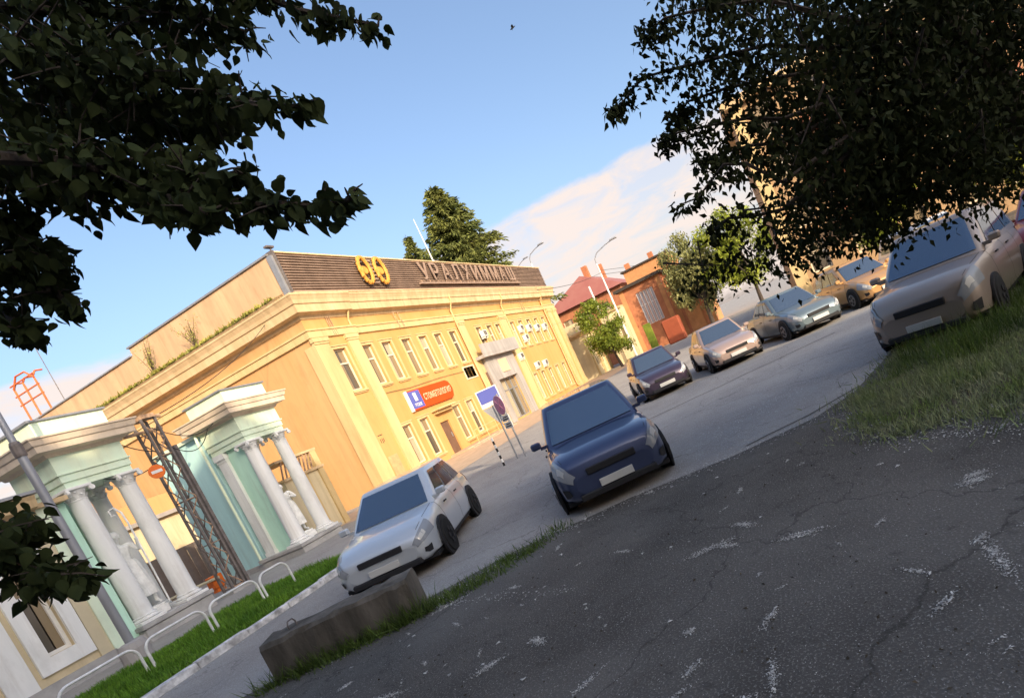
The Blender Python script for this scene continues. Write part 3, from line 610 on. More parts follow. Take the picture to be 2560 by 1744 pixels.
    mb.box(hx-.03*h, hx-.01*h, fy-.006*h, fy+.01*h, hz_+.002*h, hz_+.008*h); mb.box(hx+.01*h, hx+.03*h, fy-.006*h, fy+.01*h, hz_+.002*h, hz_+.008*h); mb.box(hx-.015*h, hx+.015*h, fy-.004*h, fy+.01*h, hz_-.042*h, hz_-.036*h)
    mb.build('face_relief', 'plaster_white', t, world=False)
    if kind == 0:
        X, Y, Z = J['rha'][0]*h, J['rha'][1]*h-.035, B+J['rha'][2]*h
        mb = MB(); mb.tube([(X-.03,Y-.0,.2),(X,Y,Z),(X+.01,Y+.02,Z+.35),(X-.01,Y+.02,Z+.62),(X-.10,Y+.02,Z+.78),(X-.2,Y+.02,Z+.74),(X-.2,Y+.02,Z+.62),(X-.12,Y+.02,Z+.6)], [.018,.02,.022,.024,.026,.028,.026,.02], 8); mb.build('staff', 'plaster_white', t, smooth=True, world=False)
    return t
statue((8.80, 15.0, .421), R(-20), 'white plaster statue holding a tall crook in the nearer pavilion', 0)
statue((13.37, 14.95, .291), R(-20), 'white plaster statue with bent arms in the farther pavilion', 1, .84)

# ------------------------------------------------------------------ wall and house left of the near pavilion
LB = thing('gatehouse', 'low beige gatehouse with white window surround left of the near pavilion', 'building', (5, 14.6, 0))
P = lambda a, z, d: (a, 14.5+d, z)
wn_h = [(6.55, 7.0, .75, 2.6), (4.3, 5.0, .75, 2.6), (2.2, 2.9, .75, 2.6)]
mb = MB(); wall_holes(mb, -2, 7.5, 0, 3.62, wn_h, .14, P); mb.quad((7.5,14.5,0),(7.5,20,0),(7.5,20,3.62),(7.5,14.5,3.62)); mb.quad((-2,20,3.62),(-2,14.5,3.62),(7.5,14.5,3.62),(7.5,20,3.62)); mb.build('wall', 'beige_wall', LB)
mb = MB(); mb.box(-1.9, 7.4, 14.75, 19.9, .02, 3.55); mb.build('inner_core', 'dark_backing', LB)
for h in wn_h:
    window(LB, P, *h, .13, .66, frame='sign_white')
    mb = MB(); a0, a1, z0, z1 = h
    pbox(mb, P, a0-.24, a0-.002, z0-.3, z1+.28, -.06, .02); pbox(mb, P, a1+.002, a1+.24, z0-.3, z1+.28, -.06, .02); pbox(mb, P, a0-.002, a1+.002, z1+.002, z1+.28, -.058, .02); pbox(mb, P, a0-.002, a1+.002, z0-.3, z0-.002, -.058, .02); pbox(mb, P, a0-.3, a1+.3, z1+.281, z1+.36, -.12, .02); mb.build('window_surround', 'column_white', LB)
mb = MB(); pbox(mb, P, -2.0, 7.52, 0.0, .28, -.08, -.001); mb.build('plinth', 'plinth_grey', LB)
for a0, a1, m in ((5.75, 6.2, 'column_white'), (7.26, 7.5, 'beige_light')):  # the narrow beige strip paints the lit corner of the house
    mb = MB(); pbox(mb, P, a0, a1, .281, 3.3, -.05, -.001); mb.build('pilaster', m, LB)
mb = MB(); mb.sweep([(0,3.4),(.06,3.42),(.1,3.5),(.28,3.53),(.3,3.68),(.34,3.76),(0,3.8)], [(7.5,14.5,0,-1),(-2,14.5,0,-1)]); o = mb.build('cornice', 'cornice_paint', LB); recalc(o.data)
mb = MB(); mb.box(-2.2, 7.65, 14.2, 20.2, 3.801, 3.86); mb.build('roof', 'zinc', LB)
GW = thing('gate_wall', 'narrow pale blue wall with mint panel joining gatehouse and near pavilion', 'wall', (7.8, 14.6, 0))
mb = MB(); mb.box(7.501, 7.84, 14.42, 14.9, .26, 3.5); mb.build('pier', 'pale_teal', GW)
mb = MB(); mb.box(7.8401, 8.08, 14.56, 14.9, .26, 3.48); mb.build('panel', 'mint_wall', GW)
mb = MB(); mb.box(7.5, 8.085, 14.36, 14.95, .0, .259); mb.build('base', 'plinth_grey', GW)
mb = MB(); mb.box(7.49, 8.08, 14.34, 14.96, 3.501, 3.6); mb.build('coping', 'cornice_paint', GW)

# ------------------------------------------------------------------ inside the passage
AN = thing('annex', 'low beige annex with ledge behind the gate', 'building', (15, 24, 0))
mb = MB(); mb.box(9.8, 20.6, 24.0, 28.0, 0.0, 3.0); mb.build('wall', 'beige_wall', AN)
mb = MB(); mb.box(9.7, 20.7, 23.8, 28.1, 3.001, 3.16); mb.build('ledge', 'stone_grey', AN)
mb = MB(); mb.box(9.9, 20.5, 24.3, 27.9, 3.161, 3.9); mb.build('upper_wall', 'yellow_wall', AN)
GT = thing('sheet_metal_gate', 'dark brown corrugated metal gate in the passage', 'gate', (14, 22.5, 0))
for k in range(28):
    x = 9.9+k*.33; mb = MB(); mb.add([(x,22.5,.05),(x+.1,22.47,.05),(x+.2,22.47,.05),(x+.325,22.5,.05),(x,22.5,1.6),(x+.1,22.47,1.6),(x+.2,22.47,1.6),(x+.325,22.5,1.6)], [(0,1,5,4),(1,2,6,5),(2,3,7,6)]); mb.build('panel', 'brown_gate', GT)
mb = MB(); mb.box(9.88, 19.2, 22.51, 22.56, 1.45, 1.62); mb.box(9.88, 19.2, 22.51, 22.56, .2, .3); mb.build('frame', 'brown_gate', GT)
KI = thing('wall_shed', 'cream lean-to with slatted gable between farther pavilion and yellow building', 'shed', (16, 16.4, 0))
mb = MB(); mb.box(14.55, 16.2, 16.0, 18.0, .0, 2.15); mb.build('wall', 'cream_wall', KI)
mb = MB(); mb.box(16.02, 16.26, 15.93, 16.2, .0, 2.8); mb.box(15.3, 15.5, 15.94, 15.999, 0, 2.15); mb.build('post', 'cream_trim', KI)
mb = MB(); mb.box(14.5, 16.3, 15.9, 18.05, 2.151, 2.24); mb.build('eave', 'cornice_paint', KI)
for k in range(9):
    x = 14.55+k*.16; mb = MB(); mb.tube([(x,15.97,2.245),(x+.2,15.97,2.8)], .028, 4); mb.build('slat', 'steel_rusty', KI)
mb = MB(); mb.box(14.5, 16.3, 15.92, 18.0, 2.801, 2.88); mb.build('roof', 'cornice_paint', KI)
# lattice masts
def lattice(x, y, h, w, label, m='steel_dark'):
    t = thing('lattice_mast', label, 'mast', (x, y, 0), group='lattice masts by the gate')
    c = [(x-w,y-w),(x+w,y-w),(x+w,y+w),(x-w,y+w)]
    for px_, py_ in c:
        mb = MB(); mb.box(px_-.026, px_+.026, py_-.026, py_+.026, .05, h); mb.build('leg', m, t)
    for s_ in range(4):
        a, b = c[s_], c[(s_+1) % 4]; mb = MB(); nseg = int(h/.42)
        for k in range(nseg):
            z0 = .15+k*(h-.3)/nseg; z1 = .15+(k+1)*(h-.3)/nseg; p, q = (a, b) if k % 2 else (b, a)
            mb.tube([(p[0],p[1],z0),(q[0],q[1],z1)], .016, 5); 
            if k % 3 == 0: mb.tube([(a[0],a[1],z0),(b[0],b[1],z0)], .015, 5)
        mb.build('lacing', m if s_ % 2 else 'steel_rusty', t)
    mb = MB(); mb.box(x-w-.12, x+w+.12, y-w-.12, y+w+.12, 0, .08); mb.build('footing', 'plinth_grey', t)
    return t
lm = lattice(10.55, 14.75, 4.85, .17, 'tall lattice mast in the gateway carrying the round red sign')
mb = MB(); mb.box(11.1, 11.18, 14.95, 15.05, .02, 4.1); mb.box(10.95, 11.0, 14.93, 15.0, .02, 4.5); mb.build('side_post', 'steel_dark', lm)
mb = MB(); mb.tube([(9.9,14.75,4.86),(11.0,14.75,4.9)], .05, 6); mb.tube([(9.95,14.75,4.55),(10.9,14.75,4.58)], .04, 6); mb.box(10.4,10.7,14.5,15.0,4.85,4.95); mb.build('top_bracket', 'steel_rusty', lm)
lattice(15.3, 18.8, 4.3, .15, 'rusty lattice mast seen between the columns of the farther pavilion')
NE = thing('no_entry_sign', 'round red sign with white bar fixed to the lattice mast', 'sign', (9.97, 14.35, 3.5))
mb = MB(); mb.lathe([(.001,-.012),(.165,-.012),(.17,0),(.165,.012),(.001,.012)], (0,0,0), 28, 'y'); 
o = mb.build('disc', 'orange_paint', NE, world=False); recalc(o.data)
mb = MB(); mb.box(-.11,.11,-.02,-.0125,-.035,.035); mb.build('bar', 'sign_white', NE, world=False)
mb = MB(); mb.tube([(0,.02,0),(.3,.2,.02)], .015, 5); mb.build('bracket', 'steel_dark', NE, world=False)
NE.rotation_euler = (0, 0, R(-28))
BR = thing('boom_barrier', 'red barrier stand with pale boom in the gate passage', 'barrier', (11.75, 17, 0))
mb = MB(); mb.bbox(11.58,11.92,16.85,17.15,.12,.50,.02); mb.box(11.62,11.7,16.9,17.1,0,.12); mb.box(11.8,11.88,16.9,17.1,0,.12); mb.build('cabinet', 'orange_paint', BR)
mb = MB(); mb.tube([(11.75,16.8,.40),(9.9,16.8,.52)], [.045,.03], 8); mb.build('boom', 'beige_light', BR)
for i, (a, b, sag) in enumerate((((10.55,14.6,4.6),(12.6,15.0,4.5),.35), ((10.6,14.6,4.2),(12.6,15.4,4.45),.5), ((9.3,14.5,4.7),(10.4,14.6,4.0),.12), ((10.5,14.6,3.9),(8.9,14.5,3.75),.25), ((10.7,14.75,4.85),(20.8,19.5,8.9),.3))):
    A_, B_ = Vector(a), Vector(b); pts = [A_.lerp(B_, k/12)-Vector((0,0,sag*4*(k/12)*(1-k/12))) for k in range(13)]
    lab = ['slack cable from lattice mast to farther pavilion, upper of the pair','slack cable from lattice mast to farther pavilion, lower of the pair','thin cable from near pavilion cornice to the lattice mast','thin cable hanging in front of the near pavilion frieze','long cable rising from the lattice mast to the yellow building'][i]
    mb = MB(); mb.tube(pts, .012, 5); mb.build('cable', 'wire', label=lab, category='cable')
DP = MB(); DP.tube([(12.55,15.98,4.45),(12.5,15.96,4.1),(12.5,15.96,.3)], .04, 8); DP.build('downpipe', 'pale_teal', label='pale downpipe on the teal wall of the farther pavilion', category='pipe')

# ------------------------------------------------------------------ hoop rails, lamp pole, roof cage
labs = ['leftmost white hoop rail on the lawn','second white hoop rail from the left, below the grey lamp pole','third white hoop rail, in front of the near pavilion columns','rightmost white hoop rail, in front of the teal wall']
for (x0, x1), lb in zip(((4.46,5.52),(5.63,6.62),(6.72,7.68),(7.76,8.42)), labs):
    y = 10.2; h = .55; r_ = .16; pts = [(x0,y,-.02),(x0,y,h-r_)]
    pts += [(x0+r_-r_*math.cos(a), y, h-r_+r_*math.sin(a)) for a in [math.pi/2*k/6 for k in range(1, 7)]]
    pts += [(x1-r_+r_*math.sin(a), y, h-r_+r_*math.cos(a)) for a in [math.pi/2*k/6 for k in range(0, 7)]]+[(x1,y,-.02)]
    mb = MB(); mb.tube(pts, .021, 8); mb.build('hoop_rail', 'rail_white', smooth=True, label=lb, category='railing', group='white hoop rails on the lawn')
LP = thing('lamp_pole', 'grey steel lamp pole on a concrete foot in front of the near pavilion', 'lamp post', (6.74, 12.5, 0))
mb = MB(); mb.lathe([(.24,0),(.24,.3),(.20,.42),(.10,.44)], (6.74,12.5,0), 14); mb.build('foot', 'concrete_old' if False else 'stone_grey', LP)
mb = MB(); mb.tube([(6.74,12.5,.4),(6.74,12.5,4.3),(6.74,12.5,4.4),(6.74,12.5,7.6)], [.075,.07,.055,.045], 12); mb.build('shaft', 'pole_grey', LP, smooth=True)
mb = MB(); mb.lathe([(.085,4.2),(.09,4.25),(.09,4.42),(.07,4.48)], (6.74,12.5,0), 12); mb.build('collar', 'steel_dark', LP)
mb = MB(); mb.tube([(6.74,12.5,7.55),(6.74,12.2,7.9),(6.74,11.5,8.05)], .035, 8); mb.bbox(6.66,6.82,11.1,11.6,8.0,8.1,.02); mb.build('lamp_head', 'pole_grey', LP)
CG = thing('roof_ladder_cage', 'orange tubular ladder cage above the roof edge at far left', 'ladder', (21.4, 36.3, 11))
for y0 in (35.3, 36.3, 37.2):
    mb = MB(); mb.tube([(21.3,y0,10.9),(21.3,y0,12.6),(21.35,y0+.1,13.0),(21.6,y0+.2,13.3),(22.0,y0+.3,13.35)], .05, 6); mb.build('rail', 'cage_orange', CG)
for z in (12.0, 12.5, 13.1):
    mb = MB(); mb.tube([(21.3,35.2,z),(21.3,37.4,z+.05)], .04, 6); mb.build('rung', 'cage_orange', CG)
mb = MB(); mb.tube([(21.3,35.3,12.9),(21.3,35.8,13.4),(21.3,36.6,13.45),(21.3,37.2,12.95)], .05, 6); mb.build('hoop', 'cage_orange', CG)
AE = MB(); AE.tube([(21.5,34.4,10.9),(21.5,34.4,14.6)], .02, 6); AE.build('antenna', 'steel_dark', label='thin dark antenna rod on the roof near the ladder cage', category='antenna')
# ------------------------------------------------------------------ road signs and striped post
SP = thing('sign_post', 'post with round no stopping sign and two small plates in front of the yellow facade', 'road sign', (14.0, 7.36, 0))
mb = MB(); mb.tube([(14.02,7.36,0),(14.02,7.36,1.86)], .025, 8); mb.build('pole', 'zinc', SP)
def on_disc(r0, r1, m, nm, dx, parent, n=28):
    mb = MB(); mb.lathe([(r0 if r0 else .001,-dx),(r1,-dx),(r1,-dx+.006),(r0 if r0 else .001,-dx+.006)], (0,0,0), n, 'x'); o = mb.build(nm, m, parent, world=False); recalc(o.data); return o

for r0, r1, m, nm, dx in ((0,.27,'sign_blue','blue_disc',.02),(.238,.268,'sign_purple','red_rim',.028),(.262,.285,'sign_white','white_rim',.0205)):
    o = on_disc(r0, r1, m, nm, dx, SP); o.location = (-.03, 0, 1.55)
for a in (R(45), R(-45)):
    mb = MB(); mb.box(-.004,.004,-.21,.21,-.018,.018); o = mb.build('cross_bar', 'sign_purple', SP, world=False); o.location = (-.062 if a > 0 else -.066, 0, 1.55); o.rotation_euler = (a, 0, 0)
for z in (1.17, .97):
    mb = MB(); mb.box(-.05,-.035,-.22,.22,z-.09,z+.09); pl = mb.build('plate', 'sign_white', SP, world=False)
    for k in range(2):
        mb = MB(); mb.box(-.056,-.051,-.16,.16-.06*k,z-.045+.06*k,z-.015+.06*k); mb.build('text_line', 'dark_backing', pl, world=False)
SP.rotation_euler = (0, 0, R(-35))
S2 = thing('back_of_sign', 'blue square sign above a grey triangular sign back in front of the facade', 'road sign', (14.25, 7.72, 0))
mb = MB(); mb.tube([(.03,0,0),(.03,0,2.1)], .025, 8); mb.build('pole', 'zinc', S2, world=False)
mb = MB(); mb.box(-.02,-.005,-.3,.3,1.62,2.12); mb.build('square_plate', 'sign_white', S2, world=False)
mb = MB(); mb.box(-.03,-.021,-.27,.27,1.74,2.09); mb.build('blue_field', 'sign_blue', S2, world=False)
mb = MB(); mb.prism([(-.3,1.6),(.3,1.6),(.02,1.08),(-.02,1.08)], lambda a, b, t: (-.02+.015*t, a, b)); o = mb.build('triangle_back', 'pole_grey', S2, world=False); recalc(o.data)
S2.rotation_euler = (0, 0, R(28))
ST = thing('striped_post', 'thin black and white striped post standing before the facade steps', 'post', (13.9, 8.0, 0))
for k in range(8):
    mb = MB(); mb.lathe([(.03,.0+.105*k),(.03,.105*(k+1))], (13.9,8.0,0), 8); mb.build('band', 'black_paint' if k % 2 == 0 else 'sign_white', ST)

# ------------------------------------------------------------------ concrete beam in the foreground
CB = thing('concrete_beam', 'weathered dark concrete beam lying at the yard edge, below the silver car', 'beam', (4.2, 5.0, 0))
d_ = Vector((.40, -.915, 0)).normalized(); n_ = Vector((.915, .40, 0)).normalized(); c0 = Vector((3.93, 5.62, 0))
vs = []; ns = 14
for i in range(ns+1):
    t = 1.55*i/ns
    for j, (w_, z_) in enumerate(((0,-.03),(.0,.36),(.03,.40),(.33,.41),(.37,.37),(.37,-.03))):
        q = c0+d_*t+n_*w_; k = .012
        vs.append((q.x+random.uniform(-k,k), q.y+random.uniform(-k,k), z_+random.uniform(-k,k)*(j not in (0,5))))
fs = [(i*6+j, (i+1)*6+j, (i+1)*6+j+1, i*6+j+1) for i in range(ns) for j in range(5)]+[tuple(range(6)), tuple(range(ns*6+5, ns*6-1, -1))]
mb = MB(); mb.add(vs, fs); o = mb.build('body', 'concrete_old', CB); recalc(o.data)
q = c0+d_*.28+n_*.2
mb = MB(); mb.tube([(q.x-.045,q.y,.38),(q.x-.05,q.y,.45),(q.x-.03,q.y,.485),(q.x+.03,q.y,.485),(q.x+.05,q.y,.45),(q.x+.045,q.y,.38)], .008, 6); mb.build('lifting_loop', 'steel_dark', CB)

# ------------------------------------------------------------------ cars
glass_mat('car_glass', (.16, .22, .29), .06, 1.0); MATS['car_glass'].node_tree.nodes['Principled BSDF'].inputs['Metallic'].default_value = .75  # blue base tint puts reflected sky into the glass colour
mat('tyre', (.018, .018, .018), .85, .1, 20, .1); mat('rim', (.35, .35, .37), .35, .05, 5, 0, metal=.7)
mat('lamp_lens', (.30, .32, .35), .08, .03, 9, 0, spec=.8); mat('tail_lens', (.35, .015, .01), .2, .03, 9, 0); mat('bumper_black', (.025, .025, .028), .6, .1); mat('plate_white', (.6, .6, .58), .5, .03)
def paint(n, c): return mat(n, c, .32, .02, 2, 0, metal=.35, coat=.8, spec=.5)
paint('paint_silver', (.62, .66, .70)); paint('paint_navy', (.055, .075, .16)); paint('paint_beige', (.36, .29, .24)); paint('paint_plum', (.05, .035, .06)); paint('paint_rose', (.46, .34, .29)); paint('paint_slate', (.16, .21, .24)); paint('paint_orange', (.60, .34, .14)); paint('paint_white', (.70, .69, .67)); paint('paint_red', (.22, .02, .02)); paint('paint_brown', (.12, .08, .06))
def lerp_tab(tab, x):
    for (a, u), (b, v) in zip(tab, tab[1:]):
        if a <= x <= b:
            t = (x-a)/(b-a); t = t*t*(3-2*t) if False else t; return u+(v-u)*t
    return tab[-1][1] if x > tab[-1][0] else tab[0][1]
def car(label, pm, x, y, deg, L=4.1, W=1.7, H=1.46, kind='hatch', group='parked cars'):
    u = 1/K; t = thing('parked_car', label, 'car', (x, y, .004), R(deg), group)
    hl = L/2; belt = .62*H; hood0, hood1 = .50*H, .60*H
    xf, xr = hl*.93, -hl*.93
    # height of the shoulder line along the car (tail..nose)
    if kind == 'hatch': top = [(-hl,.52*H),(-hl*.985,.60*H),(-hl*.93,.64*H),(0,.63*H),(hl*.40,.615*H),(hl*.78,.545*H),(hl*.93,.475*H),(hl*.985,.41*H),(hl,.34*H)]; gr_ = (hl*.46, -hl*.90, hl*.08, -hl*.68)
    elif kind == 'suv': top = [(-hl,.50*H),(-hl*.985,.57*H),(-hl*.94,.61*H),(0,.61*H),(hl*.42,.60*H),(hl*.82,.555*H),(hl*.95,.50*H),(hl*.99,.42*H),(hl,.34*H)]; gr_ = (hl*.45, -hl*.93, hl*.13, -hl*.80)
    else: top = [(-hl,.48*H),(-hl*.98,.58*H),(-hl*.92,.64*H),(-hl*.55,.66*H),(0,.64*H),(hl*.36,.62*H),(hl*.78,.55*H),(hl*.93,.48*H),(hl*.985,.41*H),(hl,.34*H)]; gr_ = (hl*.42, -hl*.66, hl*.08, -hl*.34)
    bot = [(-hl,.36),(-hl*.97,.26),(-hl*.85,.2),(hl*.85,.19),(hl*.97,.22),(hl,.30)]
    wid = [(-hl,.78),(-hl*.97,.88),(-hl*.85,.96),(-hl*.5,1.0),(hl*.5,1.0),(hl*.8,.965),(hl*.93,.89),(hl*.985,.78),(hl,.66)]
    xs = sorted({-hl+L*i/26 for i in range(27)} | {-hl*.985, hl*.985, -hl*.965, hl*.965})
    hw = W/2; vs = []; ring_n = 0
    for xx in xs:
        zt, zb, w_ = lerp_tab(top, xx), lerp_tab(bot, xx), hw*lerp_tab(wid, xx)
        half = [(w_*.86, zb),(w_*.97, zb+.06),(w_*1.0, zb+(zt-zb)*.38),(w_*.985, zb+(zt-zb)*.62),(w_*.955, zb+(zt-zb)*.84),(w_*.90, zt-.025),(w_*.80, zt+.005),(w_*.4, zt+.025)]
        pts = [(-a, z) for a, z in half]+[(a, z) for a, z in reversed(half)]
        ring_n = len(pts); vs += [(xx*u, a*u, z*u) for a, z in pts]
    fs = [(i*ring_n+j, i*ring_n+(j+1) % ring_n, (i+1)*ring_n+(j+1) % ring_n, (i+1)*ring_n+j) for i in range(len(xs)-1) for j in range(ring_n)]
    fs += [tuple(range(ring_n)), tuple(range((len(xs)-1)*ring_n+ring_n-1, (len(xs)-1)*ring_n-1, -1))]
    mb = MB(); mb.add(vs, fs); body = mb.build('body', pm, t, smooth=True, world=False); recalc(body.data)
    # cabin: rounded loft from shoulder to roof
    bx0, bx1, rx0, rx1 = gr_
    zb_, zr = .59*H, H
    def section(f):          # f 0 at shoulder, 1 at roof -> rounded rectangle outline
        x0 = bx0+(rx0-bx0)*f; x1 = bx1+(rx1-bx1)*f; w_ = hw*(.905-.20*f**1.15); r_ = .16
        pts = []
        for cx, cy, a0 in ((x0-r_, w_-r_, 0), (x1+r_, w_-r_, 90), (x1+r_, -w_+r_, 180), (x0-r_, -w_+r_, 270)):
            for k in range(4): a = R(a0+30*k); pts.append((cx+r_*math.cos(a), cy+r_*math.sin(a)))
        return pts
    lev = [(0,0),(.3,.32),(.6,.62),(.86,.88),(.95,.955),(1.0,.985)]; vs = []
    for f, hz_ in lev: vs += [(a*u, b*u, (zb_+(zr-zb_)*hz_)*u) for a, b in section(f)]
    inner = [((a*.80+ (rx0+rx1)/2*.20)*u, b*.7*u, zr*u) for a, b in section(1.0)]; vs += inner
    n = 16; m_ = len(lev)+1; fs = [(i*n+j, i*n+(j+1) % n, (i+1)*n+(j+1) % n, (i+1)*n+j) for i in range(m_-1) for j in range(n)]+[tuple(range((m_-1)*n, m_*n))]
    mb = MB(); mb.add(vs, fs); cab = mb.build('cabin', pm, t, smooth=True, world=False); recalc(cab.data)
    def patch(nm, ids, f0, f1, m, parent, push=.012, ins=0.0):
        rows = []
        for f in (f0, (f0+f1)/2, f1):
            sec = section(f); z = zb_+(zr-zb_)*(f*1.03 if f < .9 else .93); row = []
            for i_, (k, s_) in enumerate(ids):
                a, b = sec[k % n]; a2, b2 = sec[(k+1) % n]; px_, py_ = a+(a2-a)*s_, b+(b2-b)*s_
                l = math.hypot(px_-(x_c := (section(f)[0][0]+section(f)[8][0])/2), py_) or 1
                row.append(((px_+(px_-x_c)/l*push)*u, (py_+py_/l*push)*u, z*u))
            rows.append(row)
        w_ = len(ids); mb = MB(); mb.add([p for r in rows for p in r], [(i*w_+j, i*w_+j+1, (i+1)*w_+j+1, (i+1)*w_+j) for i in range(2) for j in range(w_-1)])
        return mb.build(nm, m, parent, smooth=True, world=False)
    patch('windscreen', [(14,.35),(14,.7),(15,.03),(15,.25),(15,.5),(15,.75),(15,.97),(0,.3),(0,.65)], .10, .86, 'car_glass', t, .024)
    patch('rear_window', [(6,.35),(6,.7),(7,.03),(7,.25),(7,.5),(7,.75),(7,.97),(8,.3),(8,.65)], .18, .84, 'car_glass', t, .024)
    for base in (3, 11):
        for a, b in ((.06,.34),(.37,.66),(.69,.93)):
            patch('side_window', [(base,a),(base,(a+b)/2),(base,b)], .14, .82, 'car_glass', t, .014)
    for sx in (1, -1):
        for sy in (1, -1):
            wx_, wy_, rw = sx*hl*.615, sy*(hw-.10), .31
            mb = MB(); mb.lathe([(.001,-.02),(rw+.07,-.02),(rw+.07,.018),(.001,.018)], (wx_*u, sy*(hw*.993)*u, rw*u), 26, 'y'); mb.v = [((q[0]-wx_*u)*u+wx_*u, (q[1]-sy*hw*.993*u)*u+sy*hw*.993*u, (q[2]-rw*u)*u+rw*u) for q in mb.v]; o = mb.build('wheel_arch', 'bumper_black', t, world=False); recalc(o.data)
            mb = MB(); mb.lathe([(rw*.6*u,-.11*u),(rw*.93*u,-.105*u),(rw*u,-.07*u),(rw*u,.07*u),(rw*.93*u,.11*u),(rw*.6*u,.115*u)], (wx_*u, sy*(hw-.075)*u, rw*u), 24, 'y'); wh = mb.build('wheel', 'tyre', t, smooth=True, world=False); recalc(wh.data)
            mb = MB(); yo = sy*(hw+.035)*u; mb.lathe([(.001,-.015),(rw*.6*u,-.015),(rw*.6*u,.002),(.001,.002)], (wx_*u, yo, rw*u), 20, 'y')
            o = mb.build('rim', 'rim', wh, world=False); recalc(o.data)
            for k in range(5):
                a = 2*math.pi*k/5; mb = MB(); cx, cz = wx_*u+math.cos(a)*rw*.36*u, rw*u+math.sin(a)*rw*.36*u
                mb.lathe([(.001,-.004),(.05*u,-.004),(.05*u,.004),(.001,.004)], (cx, yo+sy*.016, cz), 8, 'y'); o = mb.build('rim_opening', 'bumper_black', wh, world=False); recalc(o.data)
    def skin(xx, s_, sy, push):
        zt, zb, w_ = lerp_tab(top, xx), lerp_tab(bot, xx), hw*lerp_tab(wid, xx)
        half = [(w_*.86, zb),(w_*.97, zb+.06),(w_*1.0, zb+(zt-zb)*.38),(w_*.985, zb+(zt-zb)*.62),(w_*.955, zb+(zt-zb)*.84),(w_*.90, zt-.025),(w_*.80, zt+.005),(w_*.4, zt+.025)]
        i = min(6, int(s_)); f = s_-i; a_, z_ = half[i][0]+(half[i+1][0]-half[i][0])*f, half[i][1]+(half[i+1][1]-half[i][1])*f
        return ((xx+push*(1.0 if abs(xx) > hl*.93 else .4)*(1 if xx > 0 else -1))*u, sy*(a_+push*.7)*u, (z_+push*.5)*u)
    def body_patch(nm, m, xs_, ss_, sy, push=.012):
        mb = MB(); w_ = len(ss_); mb.add([skin(a_, b_, sy, push) for a_ in xs_ for b_ in ss_], [(i*w_+j, i*w_+j+1, (i+1)*w_+j+1, (i+1)*w_+j) for i in range(len(xs_)-1) for j in range(w_-1)]); return mb.build(nm, m, t, smooth=True, world=False)
    for sy in (1, -1):
        body_patch('headlight', 'lamp_lens', [hl*.80, hl*.86, hl*.90, hl*.94, hl*.965, hl*.985, hl*.996], [3.1, 3.6, 4.2, 4.8, 5.3], sy)
        body_patch('lamp_reflector', 'plate_white', [hl*.92, hl*.95, hl*.97], [3.7, 4.2, 4.7], sy, .016)
        body_patch('bonnet_gap', 'bumper_black', [hl*.46, hl*.6, hl*.75, hl*.86, hl*.93], [5.75, 5.84], sy, .004)
        body_patch('fog_lamp', 'bumper_black', [hl*.93, hl*.96, hl*.985], [1.2, 1.7, 2.1], sy)
        body_patch('tail_light', 'tail_lens', [-hl*.90, -hl*.93, -hl*.96, -hl*.985, -hl*.997], [3.2, 3.9, 4.6, 5.2], sy)
        body_patch('sill_trim', 'bumper_black', [hl*.40, 0, -hl*.40], [.25, .6, 1.05], sy, .008)
        for xg in (bx0*.98, -hl*.05, -hl*.47): body_patch('door_gap', 'bumper_black', [xg, xg-.014], [1.1, 2, 3, 4, 5, 5.6], sy, .004)
        mx_ = bx0*.78; mb = MB(); mb.bbox((mx_-.06)*u, (mx_+.06)*u, (sy*hw*1.06-.085)*u, (sy*hw*1.06+.085)*u, .645*H*u, (.645*H+.12)*u, .02); mb.box((mx_-.03)*u, (mx_+.03)*u, (sy*hw*.93-.06)*u, (sy*hw*.93+.06)*u, .625*H*u, .66*H*u); mb.build('mirror', pm, t, world=False)
        for dx in (bx0*.55, -hl*.18):
            mb = MB(); mb.box((dx-.10)*u, (dx+.07)*u, sy*(hw*.975)*u-.008, sy*(hw*.975)*u+.008, .52*H*u, .535*H*u); mb.build('door_handle', 'bumper_black', t, world=False)
    mb = MB(); mb.bbox((hl*.975)*u, (hl+.03)*u, -hw*.42*u, hw*.42*u, .335*H*u, .40*H*u, .01); mb.build('grille', 'bumper_black', t, world=False)
    mb = MB(); mb.bbox((hl*.93)*u, (hl+.035)*u, -hw*.66*u, hw*.66*u, .20*u, .30*u, .015); mb.build('lower_intake', 'bumper_black', t, world=False)
    mb = MB(); mb.bbox((hl+.02)*u, (hl+.045)*u, -.26*u, .26*u, .31*u, .42*u, .004); mb.build('number_plate', 'plate_white', t, world=False)
    mb = MB(); mb.box(-hl*.9*u, hl*.9*u, -hw*.9*u, hw*.9*u, .16*u, .22*u); mb.build('underside', 'bumper_black', t, world=False)
    return t
car('silver hatchback parked behind the concrete beam', 'paint_silver', 7.35, 6.1, 200, 4.2, 1.8, 1.5, 'hatch')
car('dark blue off-road car parked right of the silver hatchback', 'paint_navy', 7.75, 2.95, 203, 4.2, 1.82, 1.6, 'suv')
car('plum coloured hatchback, leftmost of the row across the road', 'paint_plum', 16.3, 3.7, 200, 4.1, 1.72, 1.5, 'hatch')
car('rose beige saloon, second from left in the row across the road', 'paint_rose', 16.6, 1.75, 198, 4.3, 1.72, 1.45, 'sedan')
car('slate grey saloon, third from left in the row across the road', 'paint_slate', 17.0, -.2, 202, 4.4, 1.74, 1.46, 'sedan')
car('orange beige hatchback, fourth from left in the row across the road', 'paint_orange', 17.6, -2.1, 199, 4.0, 1.7, 1.46, 'hatch')
car('white off-road car at the right end of the row across the road', 'paint_white', 18.4, -4.3, 201, 4.4, 1.8, 1.7, 'suv')
car('beige off-road car parked by the grass verge under the dark tree', 'paint_beige', 9.75, -2.35, 152, 4.3, 1.8, 1.72, 'suv')
